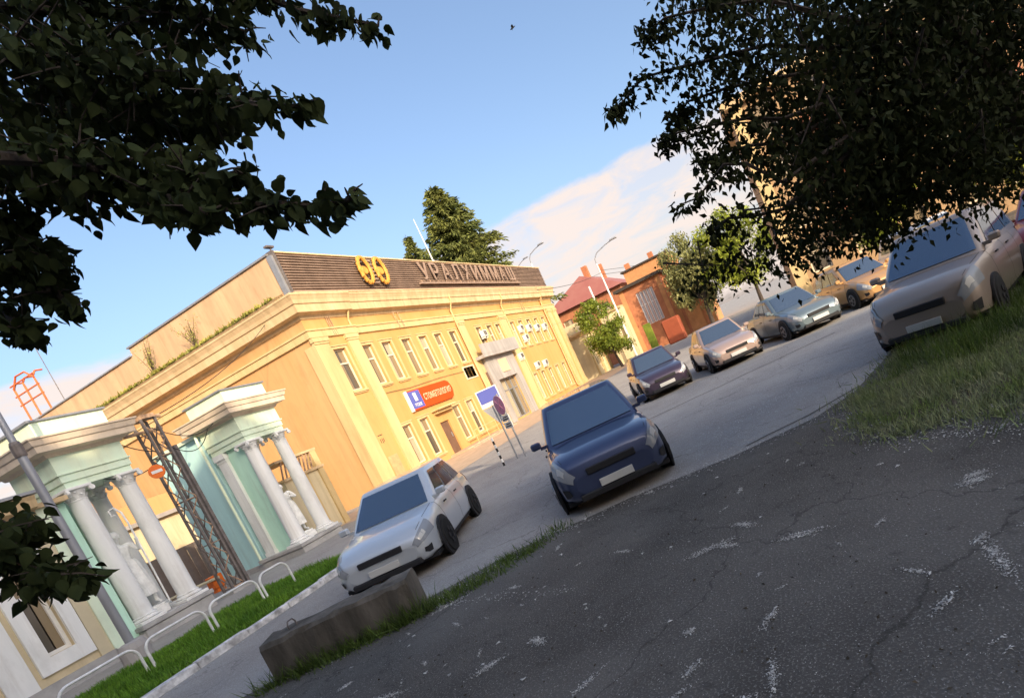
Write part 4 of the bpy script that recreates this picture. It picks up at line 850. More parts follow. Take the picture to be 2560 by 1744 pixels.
car('dark red hatchback in deep shade at the right edge', 'paint_red', 12.6, -5.0, 150, 4.1, 1.72, 1.48, 'hatch')

# ------------------------------------------------------------------ far houses along the street
def house_box(t, x0, x1, y0, y1, z1, m, holes, side_holes=(), d=.15, fr='window_frame', gl='window_glass', mulls=1):
    """walls with real openings towards the camera: -y side and -x side"""
    P1 = lambda a, z, dd: (a, y0+dd, z); P2 = lambda a, z, dd: (x0+dd, y1-(a-y0), z)
    mb = MB(); wall_holes(mb, x0, x1, 0, z1, list(holes), d, P1); wall_holes(mb, y0, y1, 0, z1, list(side_holes), d, P2)
    mb.quad((x1,y0,0),(x1,y1,0),(x1,y1,z1),(x1,y0,z1)); mb.quad((x1,y1,0),(x0,y1,0),(x0,y1,z1),(x1,y1,z1)); mb.build('wall', m, t)
    mb = MB(); mb.box(x0+d+.1, x1-.1, y0+d+.1, y1-.1, .02, z1-.02); mb.build('inner_core', 'dark_backing', t)
    for h in holes: window(t, P1, *h, d-.02, .6, mulls=mulls, frame=fr, glass=gl)
    for h in side_holes: window(t, P2, *h, d-.02, .6, mulls=mulls, frame=fr, glass=gl)
# cream pavilion at the far corner of the yellow building
t = thing('cream_annex', 'small cream annex with stepped parapet past the far corner of the yellow building', 'building', (56, 18, 0))
house_box(t, 53.0, 58.5, 17.0, 24, 4.3, 'cream_wall', [(54.0,54.9,1.0,3.2),(56.0,56.9,1.0,3.2)], [(19.6,20.6,1.0,3.2)])
mb = MB(); mb.sweep([(0,4.1),(.1,4.15),(.14,4.3),(.3,4.34),(.34,4.55),(0,4.62)], ring(53.0,58.5,17.0,24), True); o = mb.build('cornice', 'cornice_paint', t); recalc(o.data)
mb = MB(); mb.box(53.2,55.0,17.2,23.8,4.6,5.5); mb.box(55.001,57.0,17.2,23.8,4.6,5.05); mb.box(57.001,58.3,17.2,23.8,4.6,5.35); mb.build('parapet', 'cream_wall', t)
for a in (53.2, 54.95+.2, 55.5, 57.0, 58.0):
    mb = MB(); mb.box(a, a+.35, 16.93, 16.999, .02, 4.05); mb.build('pilaster', 'cream_trim', t)
# red roofed house
t = thing('red_roofed_house', 'house with large dusky red roof behind the street lamp', 'house', (74, 19, 0))
house_box(t, 70.0, 88.0, 15.5, 26, 8.6, 'brick_orange', [(72+2.6*k,73.2+2.6*k,5.4,7.4) for k in range(6)], [(17.5+2.6*k,18.7+2.6*k,5.4,7.4) for k in range(3)])
mb = MB(); mb.add([(69.4,14.9,8.55),(88.6,14.9,8.55),(88.6,26.6,8.55),(69.4,26.6,8.55),(73,20.5,12.0),(85,20.5,12.0)], [(0,1,5,4),(1,2,5),(2,3,4,5),(3,0,4),(3,2,1,0)]); rf = mb.build('roof', 'roof_red', t)
mb = MB(); mb.box(74,74.7,19.5,20.2,11,13.0); mb.build('chimney', 'brick_orange', rf); mb = MB(); mb.box(80,80.6,19,19.6,11,13.2); mb.build('chimney', 'brick_orange', rf)
# orange brick house
t = thing('orange_brick_house', 'orange brick house with tall grey blinds at the end of the street', 'house', (62, 12, 0))
house_box(t, 57.5, 66.0, 8.9, 13.2, 6.6, 'brick_orange', [], [(10.45+.36*k,10.77+.36*k,2.5,5.8) for k in range(5)], fr='sign_white', gl='blind_grey', mulls=0)
mb = MB(); mb.box(57.1,66.4,8.5,13.6,6.601,6.9); rf = mb.build('eaves', 'dark_backing', t)
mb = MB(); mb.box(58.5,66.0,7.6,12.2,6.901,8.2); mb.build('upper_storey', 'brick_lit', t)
mb = MB(); mb.box(58.3,66.2,7.4,12.4,8.201,8.36); mb.build('roof_edge', 'dark_backing', t)
for yy in (9.0, 11.6):
    mb = MB(); mb.box(60,60.5,yy,yy+.5,8.361,9.1); mb.build('chimney', 'brick_orange', t)
mb = MB(); mb.box(57.44,57.499,8.88,9.3,.02,6.6); mb.build('corner_pier', 'brick_lit', t)
mb = MB(); mb.box(57.43,57.498,12.75,13.2,.02,6.6); mb.build('corner_pier', 'brick_lit', t)
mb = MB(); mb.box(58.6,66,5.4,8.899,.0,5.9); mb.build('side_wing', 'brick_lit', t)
mb = MB(); mb.box(58.54,58.599,6.0,6.4,.02,5.9); mb.box(58.54,58.599,8.0,8.3,.02,5.9); mb.build('wing_pier', 'brick_orange', t)
t = thing('yellow_shop', 'pale yellow single-storey shop left of the orange brick house', 'shop', (56, 14, 0))
house_box(t, 56.2, 60, 13.21, 15.6, 5.2, 'cream_wall', [], [(13.61,14.21,2.2,4.2),(14.61,15.21,2.2,4.2)])
mb = MB(); mb.box(56.0,60.1,13.22,15.8,5.201,5.4); mb.build('roof', 'cornice_paint', t)
mb = MB(); mb.bbox(52.0,53.2,7.9,9.5,.0,2.2,.1); o = mb.build('red_stall', 'stall_red', label='low red stall at the end of the street below the orange house', category='stall')
mb = MB(); mb.bbox(51.4,51.6,10.3,11.0,.3,2.6,.03); mb.build('green_board', 'leaf_bush', label='small green board left of the red stall', category='board')
# apartment house behind the right-hand tree
t = thing('apartment_house', 'yellow apartment house glimpsed through the leaves of the right tree', 'building', (34, -9, 0))
y0_, y1_ = -18.0, -1.2
house_box(t, 30, 38, y0_, y1_, 9.4, 'apartment_yellow', [], [(y0_+.9+2.1*k, y0_+1.8+2.1*k, 1.0+2.2*s_, 2.4+2.2*s_) for k in range(8) for s_ in range(4)], .15)
mb = MB(); mb.box(29.7,38.3,y0_-.3,y1_+.3,9.401,9.75); mb.build('cornice', 'cornice_paint', t)
for s_ in (1, 2, 3):
    for k in (1, 4, 6):
        yy = y1_-(.9+2.1*k)-.9; mb = MB(); mb.box(29.2,29.999,yy-.35,yy+1.25,2.2*s_+.2,2.2*s_+.95); mb.build('balcony', 'apartment_red', t)
mb = MB(); mb.box(29.93,29.999,y1_-.6,y1_+.001,0.02,9.4); mb.build('corner_strip', 'cream_trim', t)
# unseen block of flats added behind the viewer to cast shade over the yard
t = thing('added_shade_block', 'unseen grey block added behind the viewer to shade the yard', 'building', (-18, 0, 0))
mb = MB(); mb.box(-24,-12,-70,40,0,18.2); mb.build('wall', 'block_grey', t)
mb = MB(); mb.add([(-13.5,-21.4,18.201),(-12.05,-21.4,18.201),(-12.05,-13.0,18.201),(-13.5,-13.0,18.201),(-13.5,-21.2,21.2),(-12.05,-21.2,21.2),(-12.05,-16.6,21.0),(-13.5,-16.6,21.0),(-13.5,-14.6,20.1),(-12.05,-14.6,20.1)], [(0,1,5,4),(4,5,6,7),(7,6,9,8),(8,9,2,3),(1,2,9,6,5),(0,4,7,8,3)]); o = mb.build('shade_gable', 'block_grey', t); recalc(o.data)  # gable added and shaped to raise the edge of the cast shade
for s_ in range(5):
    for k in range(14): 
        yy = -60+7*k; mb = MB(); mb.box(-11.999,-11.95,yy,yy+1.6,1.2+3*s_,2.8+3*s_); mb.build('window', 'window_glass', t)

for i_, (a, b, sag) in enumerate((((55,13.3,9.0),(120,2,13),1.2),((55,13.3,8.6),(120,2,12.4),1.2),((55,13.3,8.8),(40,14.5,7.8),.3))):
    A_, B_ = Vector(a), Vector(b); mb = MB(); mb.tube([A_.lerp(B_, k/14)-Vector((0,0,sag*4*(k/14)*(1-k/14))) for k in range(15)], .02, 4); mb.build('overhead_wire', 'wire', label=['upper overhead wire running right from the curved street lamp','lower overhead wire running right from the curved street lamp','overhead wire running left from the curved street lamp'][i_], category='wire')
# ------------------------------------------------------------------ street lamps
def street_lamp(x, y, h, dy, label, dx=0, ln=2.4):
    t = thing('street_lamp', label, 'lamp post', (x, y, 0), group='street lamps along the far street')
    mb = MB(); mb.tube([(x,y,0),(x,y,h*.5),(x,y,h)], [.12,.10,.07], 8); mb.build('pole', 'sign_white', t, smooth=True)
    pts = [(x,y,h),(x,y+dy*.02,h+.5),(x+dx*.2,y+dy*.18,h+.9),(x+dx*.6,y+dy*.6,h+1.2),(x+dx,y+dy,h+1.35)]
    mb = MB(); mb.tube(pts, .045, 6); mb.build('arm', 'pole_grey', t)
    p = pts[-1]; mb = MB(); mb.bbox(p[0]-.16,p[0]+.16,p[1]-.35,p[1]+.35,p[2]-.06,p[2]+.08,.03); mb.build('lamp_head', 'pole_grey', t)
street_lamp(55.0, 13.4, 9.7, -2.4, 'street lamp with curved arm in front of the red roof')
street_lamp(62.0, 21.8, 14.0, -1.9, 'street lamp head rising behind the right end of the roof screen')
street_lamp(72.0, 27.3, 15.6, -1.6, 'small distant street lamp just left of the lamp behind the roof screen')
mb = MB(); mb.tube([(58,15.8,0),(58,15.8,8.5)], .1, 8); mb.build('flag_pole', 'sign_white', label='plain white pole left of the curved street lamp', category='pole')

# ------------------------------------------------------------------ trees
LEFT = [[[2.29,2.02,4.07,0.112],[2.4,1.75,3.86,0.091],[2.47,1.52,3.68,0.046],[2.55,1.4,3.57,0.07],[2.54,1.22,3.42,0.057],[2.62,1.12,3.36,0.047]],[[2.11,2.58,4.1,0.181],[2.31,2.4,4.08,0.191],[2.54,2.2,4.05,0.184],[2.52,1.9,3.82,0.138],[2.64,1.78,3.74,0.083]],[[1.84,2.37,3.65,0.162],[2.01,2.2,3.63,0.169],[2.01,1.92,3.4,0.151],[2.14,1.83,3.34,0.135],[2.18,1.7,3.23,0.093],[2.06,1.45,3.01,0.053],[2.16,1.34,2.98,0.041]],[[2.07,2.81,3.77,0.187],[2.3,2.73,3.77,0.192],[2.33,2.45,3.6,0.181],[2.24,2.1,3.34,0.13],[2.45,2.08,3.36,0.091],[2.31,1.83,3.23,0.061]],[[1.83,2.6,3.42,0.127],[1.78,2.25,3.2,0.126],[1.78,2.06,3.03,0.123],[2.05,2.13,3.08,0.124],[1.93,1.78,2.88,0.1],[1.98,1.63,2.82,0.06]],[[1.92,2.13,3.11,0.076],[1.91,1.99,2.92,0.082],[1.79,1.73,2.69,0.069],[2.02,1.73,2.74,0.076],[1.95,1.49,2.62,0.062],[2.02,1.41,2.58,0.06],[1.93,1.21,2.49,0.037]],[[2.1,2.6,3.4,0.093],[2.03,2.51,3.25,0.083],[2.09,2.57,3.22,0.07],[2.07,2.54,3.14,0.046]],[[1.94,2.8,3.51,0.113],[1.98,2.71,3.44,0.083],[1.94,2.61,3.27,0.074],[1.9,2.67,3.16,0.066]],[[1.76,2.68,3.21,0.105],[1.83,2.69,3.16,0.086],[1.9,2.73,3.09,0.075],[1.77,2.51,2.88,0.062],[1.92,2.69,2.93,0.045]],[[1.76,2.87,3.06,0.109],[1.79,2.75,2.99,0.079],[1.9,2.87,2.95,0.077],[1.85,2.67,2.81,0.066],[1.82,2.58,2.7,0.051]],[[1.82,3.11,2.97,0.092],[1.89,3.1,2.92,0.071],[1.75,2.83,2.73,0.051],[1.95,3.12,2.79,0.04]],[[1.3,2.9,1.97,0.115],[1.45,3.11,1.84,0.098],[1.48,3.07,1.76,0.085],[1.35,2.67,1.7,0.064],[1.52,2.87,1.67,0.049]],[[1.51,3.27,2.08,0.109],[1.57,3.24,1.97,0.082],[1.49,2.95,1.94,0.042]]]
RIGHT = [[6.3,-2.71,2.58,0.36],[7.82,-3.22,2.46,0.27],[6.59,-0.73,2.96,0.22],[6.73,-2.44,3.15,0.37],[7.69,-3.12,3.38,0.28],[6.77,-2.96,2.9,0.35],[6.76,-1.58,3.13,0.39],[6.84,-0.94,3.92,0.23],[5.04,-0.37,3.78,0.2],[7.17,-1.25,3.69,0.24],[6.72,-1.18,3.03,0.31],[7.37,-2.86,3.12,0.33],[6.35,-0.97,2.19,0.35],[7.1,-1.45,3.39,0.36],[7.36,-1.36,3.98,0.2],[6.55,-2.47,2.41,0.35],[6.36,-1.68,1.99,0.27],[7.6,-2.5,2.74,0.3],[6.45,-2.02,2.84,0.27],[5.48,-1.38,2.17,0.39],[5.38,-0.68,1.96,0.3],[7.14,-2.46,1.67,0.29],[6.51,-1.26,2.63,0.34],[7.03,-1.46,2.24,0.33],[5.57,-0.73,2.44,0.3],[5.98,-1.83,1.91,0.26],[5.65,-1.96,3.14,0.28],[5.98,-1.76,2.96,0.37],[7.32,-1.53,3.62,0.31],[5.38,-0.46,3.05,0.19],[6.58,-1.21,4.03,0.2],[5.52,-1.61,3.14,0.33],[5.33,-0.55,2.03,0.28],[7.03,-1.92,2.86,0.27],[5.89,-0.79,2.97,0.23],[6.07,-0.45,3.59,0.24],[5.91,-1.56,2.96,0.39],[5.06,-0.86,2.92,0.39],[6.36,-2.23,2.77,0.26],[5.53,-0.64,3.6,0.25],[6.76,-1.66,2.63,0.36],[6.8,-0.89,3.59,0.16],[5.71,-1.19,2.61,0.33],[7.51,-2.16,3.89,0.39],[5.59,-1.5,3.42,0.4],[6.57,-2.17,2.41,0.3],[5.33,-1.55,2.37,0.32],[6.8,-2.84,2.85,0.32],[5.62,-0.96,2.51,0.39],[5.96,-1.14,1.81,0.3],[7.27,-2.34,3.69,0.29],[5.87,-1.15,1.98,0.27],[5.72,-1.38,3.28,0.4],[6.85,-2.32,3.09,0.33],[6.97,-2.2,3.45,0.35],[6.12,-0.59,3.98,0.19],[5.3,-0.79,3.23,0.16],[5.43,-1.8,1.78,0.32],[4.93,-0.91,2.27,0.35],[5.72,-0.55,4.01,0.18],[6.05,-2.27,2.07,0.33],[5.93,-2.18,3.2,0.38],[5.91,-0.56,3.01,0.17],[5.3,-1.42,2.43,0.38],[7.1,-3.24,3.1,0.3],[6.72,-1.11,4.0,0.17],[6.9,-0.93,2.91,0.24],[7.07,-2.74,2.83,0.27],[5.93,-1.32,1.94,0.38],[6.78,-2.45,2.63,0.29],[5.59,-1.54,1.82,0.27],[5.98,-0.29,3.73,0.18],[6.21,-1.92,2.11,0.39],[7.28,-1.49,4.15,0.33],[6.6,-0.49,3.59,0.17],[7.57,-2.63,2.27,0.38],[6.35,-1.71,3.23,0.38],[5.88,-1.76,2.5,0.4],[5.85,-1.6,2.28,0.39],[6.96,-0.93,4.26,0.24],[6.86,-2.22,1.59,0.27],[6.1,-2.45,2.56,0.35],[7.22,-1.63,3.08,0.36],[4.84,-0.47,2.29,0.19],[5.82,-1.14,2.94,0.28],[6.02,-2.33,3.13,0.33],[5.72,-0.4,3.87,0.18],[5.95,-1.37,2.21,0.39],[6.22,-0.28,4.35,0.23],[6.98,-1.04,2.51,0.26],[7.21,-1.54,3.78,0.27],[5.66,-1.95,1.9,0.36],[7.23,-2.48,3.37,0.35],[6.77,-3.08,2.72,0.36],[6.03,-0.87,4.04,0.18],[5.53,-1.31,2.32,0.28],[4.97,-0.54,3.18,0.24],[6.94,-1.02,1.9,0.31],[5.72,-0.74,2.19,0.3],[7.03,-2.08,2.42,0.33],[5.52,-1.41,2.76,0.38],[7.12,-1.46,2.45,0.27],[6.73,-2.94,3.07,0.29],[6.23,-0.65,2.65,0.19],[5.55,-0.84,2.52,0.3]]
RFR = [[[5.33,-0.64,3.28,0.2],[5.18,-0.22,3.35,0.17],[5.13,0.05,3.42,0.13],[5.0,0.29,3.44,0.1],[5.02,0.49,3.37,0.08],[4.87,0.59,3.3,0.06]],[[5.54,-0.71,3.06,0.2],[5.32,-0.28,3.14,0.17],[5.2,0.04,3.17,0.13],[5.2,0.15,3.11,0.1]],[[5.23,-0.56,2.7,0.2],[5.2,-0.32,2.83,0.17],[5.06,-0.04,2.89,0.13],[4.94,0.2,2.93,0.1],[5.04,0.32,2.95,0.08]],[[4.87,-0.37,2.22,0.2],[4.78,-0.18,2.45,0.17],[4.73,-0.03,2.51,0.13],[4.81,0.11,2.46,0.1],[4.7,0.22,2.38,0.08],[4.66,0.36,2.39,0.06]],[[5.19,-0.32,2.07,0.2],[5.08,-0.11,2.11,0.17],[4.91,0.09,2.17,0.13],[5.02,0.23,2.15,0.1]],[[5.13,-0.73,3.5,0.2],[5.02,-0.35,3.62,0.17],[4.83,-0.03,3.65,0.13],[4.91,0.12,3.66,0.1]],[[5.23,-0.5,2.54,0.2],[5.03,-0.26,2.6,0.17],[5.1,-0.02,2.67,0.13],[4.94,0.1,2.67,0.1]]]
LOW = [[6.08,0.52,1.91,0.23],[5.86,0.23,1.87,0.18],[5.96,-0.02,1.81,0.25],[6.39,-0.26,1.8,0.2],[6.38,-0.53,1.75,0.22],[6.14,-0.75,1.7,0.17],[6.07,-1.03,1.68,0.21]]

def leaf_template():
    # heart shaped leaf, folded along the midrib, stalk at the origin, tip along +y, curling down
    L = [(0,0,0),(0,.35,-.02),(0,.7,-.06),(0,1.0,-.16)]
    Rr = [(.22,.06,.05),(.36,.28,.09),(.30,.52,.06),(.13,.80,-.04)]
    v = L+Rr+[(-a,b,c) for a, b, c in Rr]
    f = [(0,4,5,1),(1,5,6,2),(2,6,7),(2,7,3),(0,1,9,8),(1,2,10,9),(2,11,10),(2,3,11)]
    return v, f
LV, LF = leaf_template()
SV = [(0,0,0),(.26,.35,.06),(0,1.0,-.08),(-.26,.35,.06),(0,.45,-.02)]; SF = [(0,1,4),(1,2,4),(2,3,4),(3,0,4)]
def hang_frames(n, droop=.8, rng=RNG, spread=.55):
    """frames whose y axis (tip) droops and whose x,z are random about it"""
    y = rng.normal(size=(n,3))*spread; y[:,2] -= droop; y /= np.linalg.norm(y, axis=1, keepdims=True)
    z = rng.normal(size=(n,3)); z -= (z*y).sum(1, keepdims=True)*y; z /= np.linalg.norm(z, axis=1, keepdims=True)
    x = np.cross(y, z); return np.stack([x, y, z], axis=2)
def leaf_object(tree, mesh, p, rot, s):
    o = bpy.data.objects.new('leaf', mesh); COL.objects.link(o); o.parent = tree
    m = Matrix.Identity(4)
    for i in range(3):
        for j in range(3): m[i][j] = rot[i][j]*s
        m[i][3] = p[i]
    o.matrix_parent_inverse = tree.matrix_basis.inverted(); o.matrix_basis = m
    return o
# --- poplar whose branches hang in at the left
T1 = thing('poplar_tree', 'dark leafy poplar branches hanging into the upper left of the view', 'tree', (-.8, 3.2, 0))
mb = MB(); mb.tube([(-.8,3.2,-.05),(-.78,3.22,1.2),(-.7,3.25,2.6),(-.5,3.3,4.2),(-.3,3.4,6.0)], [.22,.18,.15,.11,.05], 12); mb.build('trunk', 'bark', T1, smooth=True)
P_, S_, D_ = [], [], []
tw = MB()
for ci, ch in enumerate(LEFT):
    pts = [Vector(c[:3]) for c in ch]
    zr = max(1.3, min(4.6, pts[0].z-.2)); root = Vector((-.75+.05*zr, 3.24, zr))
    mid = root.lerp(pts[0], .5)+Vector((0,0,.25))
    mb = MB(); mb.tube([root, mid, *pts], [.045,.035]+[.022*(1-.75*i/len(pts)) for i in range(len(pts))], 6); mb.build('branch', 'bark', T1, smooth=True)
    for a, b, ca, cb in zip(pts, pts[1:]+[pts[-1]], ch, ch[1:]+[ch[-1]]):
        r_ = (ca[3]+cb[3])/2; seg = (b-a).length+r_*.6
        n = int(150*seg*max(r_, .05)/.06*1.7)
        n = min(n, 640)
        for _ in range(n):
            t = random.random(); c = a.lerp(b, t); rr = ca[3]*(1-t)+cb[3]*t
            d = Vector((random.gauss(0,1), random.gauss(0,1), random.gauss(-.15,.75)))*rr*.62
            P_.append(c+d); S_.append(random.uniform(.036,.074))
        for _ in range(max(2, n//14)):
            t = random.random(); c = a.lerp(b, t); rr = ca[3]*(1-t)+cb[3]*t
            e = c+Vector((random.gauss(0,1), random.gauss(0,1), random.gauss(-.1,.8)))*rr*.9; tw.tube([c, c.lerp(e,.5)+Vector((0,0,.01)), e], [.006,.004,.002], 4, False)
tw.build('twigs', 'bark', T1, kind='stuff')
P_ = np.array(P_); S_ = np.array(S_); F_ = hang_frames(len(P_), .95)
camd = np.linalg.norm(P_-np.array([0,0,1.6]), axis=1); size = S_/camd
inview = (P_ @ np.array(fwd) - 1.6*fwd.z) > .5
order = np.argsort(-size*inview); near, rest = order[:300], order[300:]
lm_ = bpy.data.meshes.new('leaf'); lm_.from_pydata(LV, [], LF); lm_.materials.append(MATS['leaf_near']); lm_.polygons.foreach_set('use_smooth', [True]*len(LF))
for i in near: leaf_object(T1, lm_, P_[i], F_[i], S_[i])
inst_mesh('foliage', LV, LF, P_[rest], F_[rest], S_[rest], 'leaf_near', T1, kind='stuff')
# --- dark tree on the right
T2 = thing('dark_tree', 'large dark tree overhanging the road at the upper right', 'tree', (7.0, -2.9, 0))
mb = MB(); mb.tube([(7.0,-2.9,-.05),(6.98,-2.88,.8),(6.85,-2.7,1.8),(6.5,-2.3,2.7),(6.1,-1.9,3.6)], [.24,.19,.16,.13,.06], 12); mb.build('trunk', 'bark', T2, smooth=True)
P_, S_ = [], []
tw = MB()
hub = Vector((6.5,-2.3,2.7))
LOW += [[7.0,-.4,1.9,.3],[7.0,-.75,1.86,.3],[6.9,-1.05,1.8,.3],[6.6,-1.3,1.8,.28],[6.5,-.7,2.2,.32],[6.5,-1.2,2.15,.32]]
LOW += [[6.9,-1.22,1.84,.28],[7.34,-1.57,1.8,.3],[7.35,-1.89,1.77,.3],[7.21,-2.11,1.72,.3],[7.56,-2.49,1.72,.3],[7.32,-2.31,2.03,.3],[7.13,-1.8,2.01,.3],[7.68,-2.73,2.02,.26]]
for c in RIGHT+LOW:
    p = Vector(c[:3]); n = int((240 if c[3] > .255 else 170)*(c[3]/.3)**1.5)
    for _ in range(n):
        P_.append(p+Vector((random.gauss(0,1),random.gauss(0,1),random.gauss(0,1)))*c[3]*.62); S_.append(random.uniform(.055,.09))
    q_ = p+Vector((random.gauss(0,.25),random.gauss(0,.25),.2+random.random()*.2)); tw.tube([p, p.lerp(q_,.5), q_], [.004,.007,.011], 5, False)
for ch in RFR:
    pts = [Vector(c[:3]) for c in ch]
    mb = MB(); mb.tube([hub, *pts], [.04]+[.016*(1-.8*i/len(pts)) for i in range(len(pts))], 5); mb.build('branch', 'bark', T2, smooth=True)
    for a, b, ca, cb in zip(pts, pts[1:]+[pts[-1]], ch, ch[1:]+[ch[-1]]):
        n = int((55 if ch in (RFR[3], RFR[4]) else 105)*((ca[3]+cb[3])/2/.15))
        for _ in range(n):
            t = random.random(); P_.append(a.lerp(b,t)+Vector((random.gauss(0,1),random.gauss(0,1),random.gauss(-.3,.9)))*(ca[3]*(1-t)+cb[3]*t)*.55); S_.append(random.uniform(.055,.085))
tw.build('branches', 'bark', T2, kind='stuff')
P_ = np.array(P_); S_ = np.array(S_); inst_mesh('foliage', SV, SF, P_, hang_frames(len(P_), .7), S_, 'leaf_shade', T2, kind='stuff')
# --- generic broadleaf
def broadleaf(name, label, base, blobs, n, ls, m, trunk_r=.2, trunk_top=None, group=None, cat='tree', droop=.2, spread=.9):
    t = thing(name, label, cat, base, group=group); b = Vector(base); tt = Vector(trunk_top) if trunk_top else b+Vector((0,0,3))
    if trunk_r:
        mb = MB(); mb.tube([b-Vector((0,0,.05)), b.lerp(tt,.5)+Vector((.1,.05,0)), tt], [trunk_r, trunk_r*.75, trunk_r*.4], 8)
        for bl in blobs: mb.tube([b.lerp(tt,.7), tt.lerp(Vector(bl[:3]),.6), Vector(bl[:3])], [trunk_r*.4, trunk_r*.2, .02], 5)
        mb.build('trunk', 'bark', t, smooth=True)
    vol = [bl[3]*bl[4]*bl[5] for bl in blobs]; tot = sum(vol); P, = [[]]
    for bl, v in zip(blobs, vol):
        k = int(n*v/tot); u_ = RNG.normal(size=(k,3)); u_ /= np.linalg.norm(u_, axis=1, keepdims=True); r_ = RNG.random(k)**.42
        # leaves gather on twigs: jitter round a few hundred twig ends
        q = u_*r_[:,None]*np.array(bl[3:6])+np.array(bl[:3]); tw_ = q[RNG.integers(0, k, max(6, k//14))]
        q = .35*q+.65*(tw_[RNG.integers(0, len(tw_), k)]+RNG.normal(size=(k,3))*np.mean(bl[3:6])*.10) if k > 20 else q
        P.append(q)
    P = np.concatenate(P); inst_mesh('crown', SV, SF, P, hang_frames(len(P), droop, spread=spread), RNG.uniform(.7,1.3,len(P))*ls, m, t, kind='stuff')
    return t
def blobs_at(c, r, n, rad, seed, zs=1.0):
    g_ = np.random.default_rng(seed); o = []
    for _ in range(n):
        u_ = g_.normal(size=3); u_ /= np.linalg.norm(u_); k = g_.random()**.5
        o.append((c[0]+u_[0]*r[0]*k, c[1]+u_[1]*r[1]*k, c[2]+u_[2]*r[2]*k, rad*g_.uniform(.7,1.25), rad*g_.uniform(.7,1.25), rad*zs*g_.uniform(.7,1.25)))
    return o
broadleaf('willow_tree', 'grey-green willow right of the orange brick house', (55,5.6,0), blobs_at((55,5.8,5.4),(1.9,2.5,3.7),34,1.15,3,1.4), 15000, .24, 'leaf_willow', .22, (55,5.4,3.5), droop=1.2, spread=.5)
broadleaf('lime_tree', 'bright yellow-green tree right of the willow', (54,.9,0), blobs_at((54,1.4,5.2),(1.9,3.0,3.3),32,1.25,4), 13000, .25, 'leaf_lime', .2, (54,.8,3))
broadleaf('leafy_bush', 'rounded green bush between cream annex and orange house', (51,14.0,0), blobs_at((51,14.1,3.9),(1.0,1.9,3.0),26,1.05,5), 10000, .21, 'leaf_bush', .15, (51,14.2,2))
broadleaf('street_tree', 'yellow-green tree showing behind the dark tree at the right edge', (24,-9.0,0), blobs_at((24,-8.9,3.0),(1.6,1.8,1.8),16,.85,6), 8000, .17, 'leaf_lime', .2, (24,-9.0,2.2), group='trees along the right-hand street')
broadleaf('street_tree', 'yellow-green tree low in a gap of the dark tree', (25,-4.7,0), blobs_at((25,-4.7,2.5),(1.2,1.2,1.3),12,.75,7), 6000, .16, 'leaf_lime', .2, (25,-4.7,1.8), group='trees along the right-hand street')
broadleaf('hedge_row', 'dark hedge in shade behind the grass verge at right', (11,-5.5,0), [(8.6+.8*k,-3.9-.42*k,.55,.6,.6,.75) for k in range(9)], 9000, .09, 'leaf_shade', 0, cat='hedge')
# plants rooted on the ledge of the yellow building
for (y, z, s_, lb) in ((26.9,9.6,1.0,'larger olive shrub rooted on the brick ledge of the yellow building'),(23.75,9.65,.8,'smaller olive shrub on the brick ledge nearer the front')):
    t = thing('ledge_shrub', lb, 'shrub', (20.85, y, z), group='shrubs on the ledge'); P = []; mb = MB()
    for k in range(11):
        a = random.uniform(-.75,.75); h = random.uniform(.9,1.7)*s_; e = Vector((20.85+random.uniform(-.3,.1), y+a*h*.8, z+h)); mb.tube([(20.85,y,z-.05), Vector((20.85,y,z)).lerp(e,.5)+Vector((0,0,.08)), e], [.012,.009,.004], 4)
        for q in range(26): P.append(Vector((20.85,y,z)).lerp(e, random.uniform(.2,1.0))+Vector((random.gauss(0,.06),random.gauss(0,.07),random.gauss(0,.07))))
    mb.build('stems', 'bark', t); P = np.array(P); inst_mesh('leaves', SV, SF, P, hang_frames(len(P),.2), RNG.uniform(.05,.10,len(P)), 'leaf_olive', t, kind='stuff')
t = thing('ledge_weeds', 'low weeds and dry grass along the brick ledge', 'weeds', (20.7, 24, 9.6)); t['kind'] = 'stuff'
k = 1400; P = np.stack([RNG.uniform(20.6,21.1,k), RNG.uniform(18.6,31.5,k), np.full(k,9.56)],1); inst_mesh('blades', [(-.06,0,0),(.06,0,0),(0,.05,1)], [(0,1,2)], P, rotmats(k, np.tile([0,0,1.],(k,1)), .45), np.stack([np.ones(k),np.ones(k),RNG.uniform(.05,.22,k)],1), 'leaf_olive', t, kind='stuff')
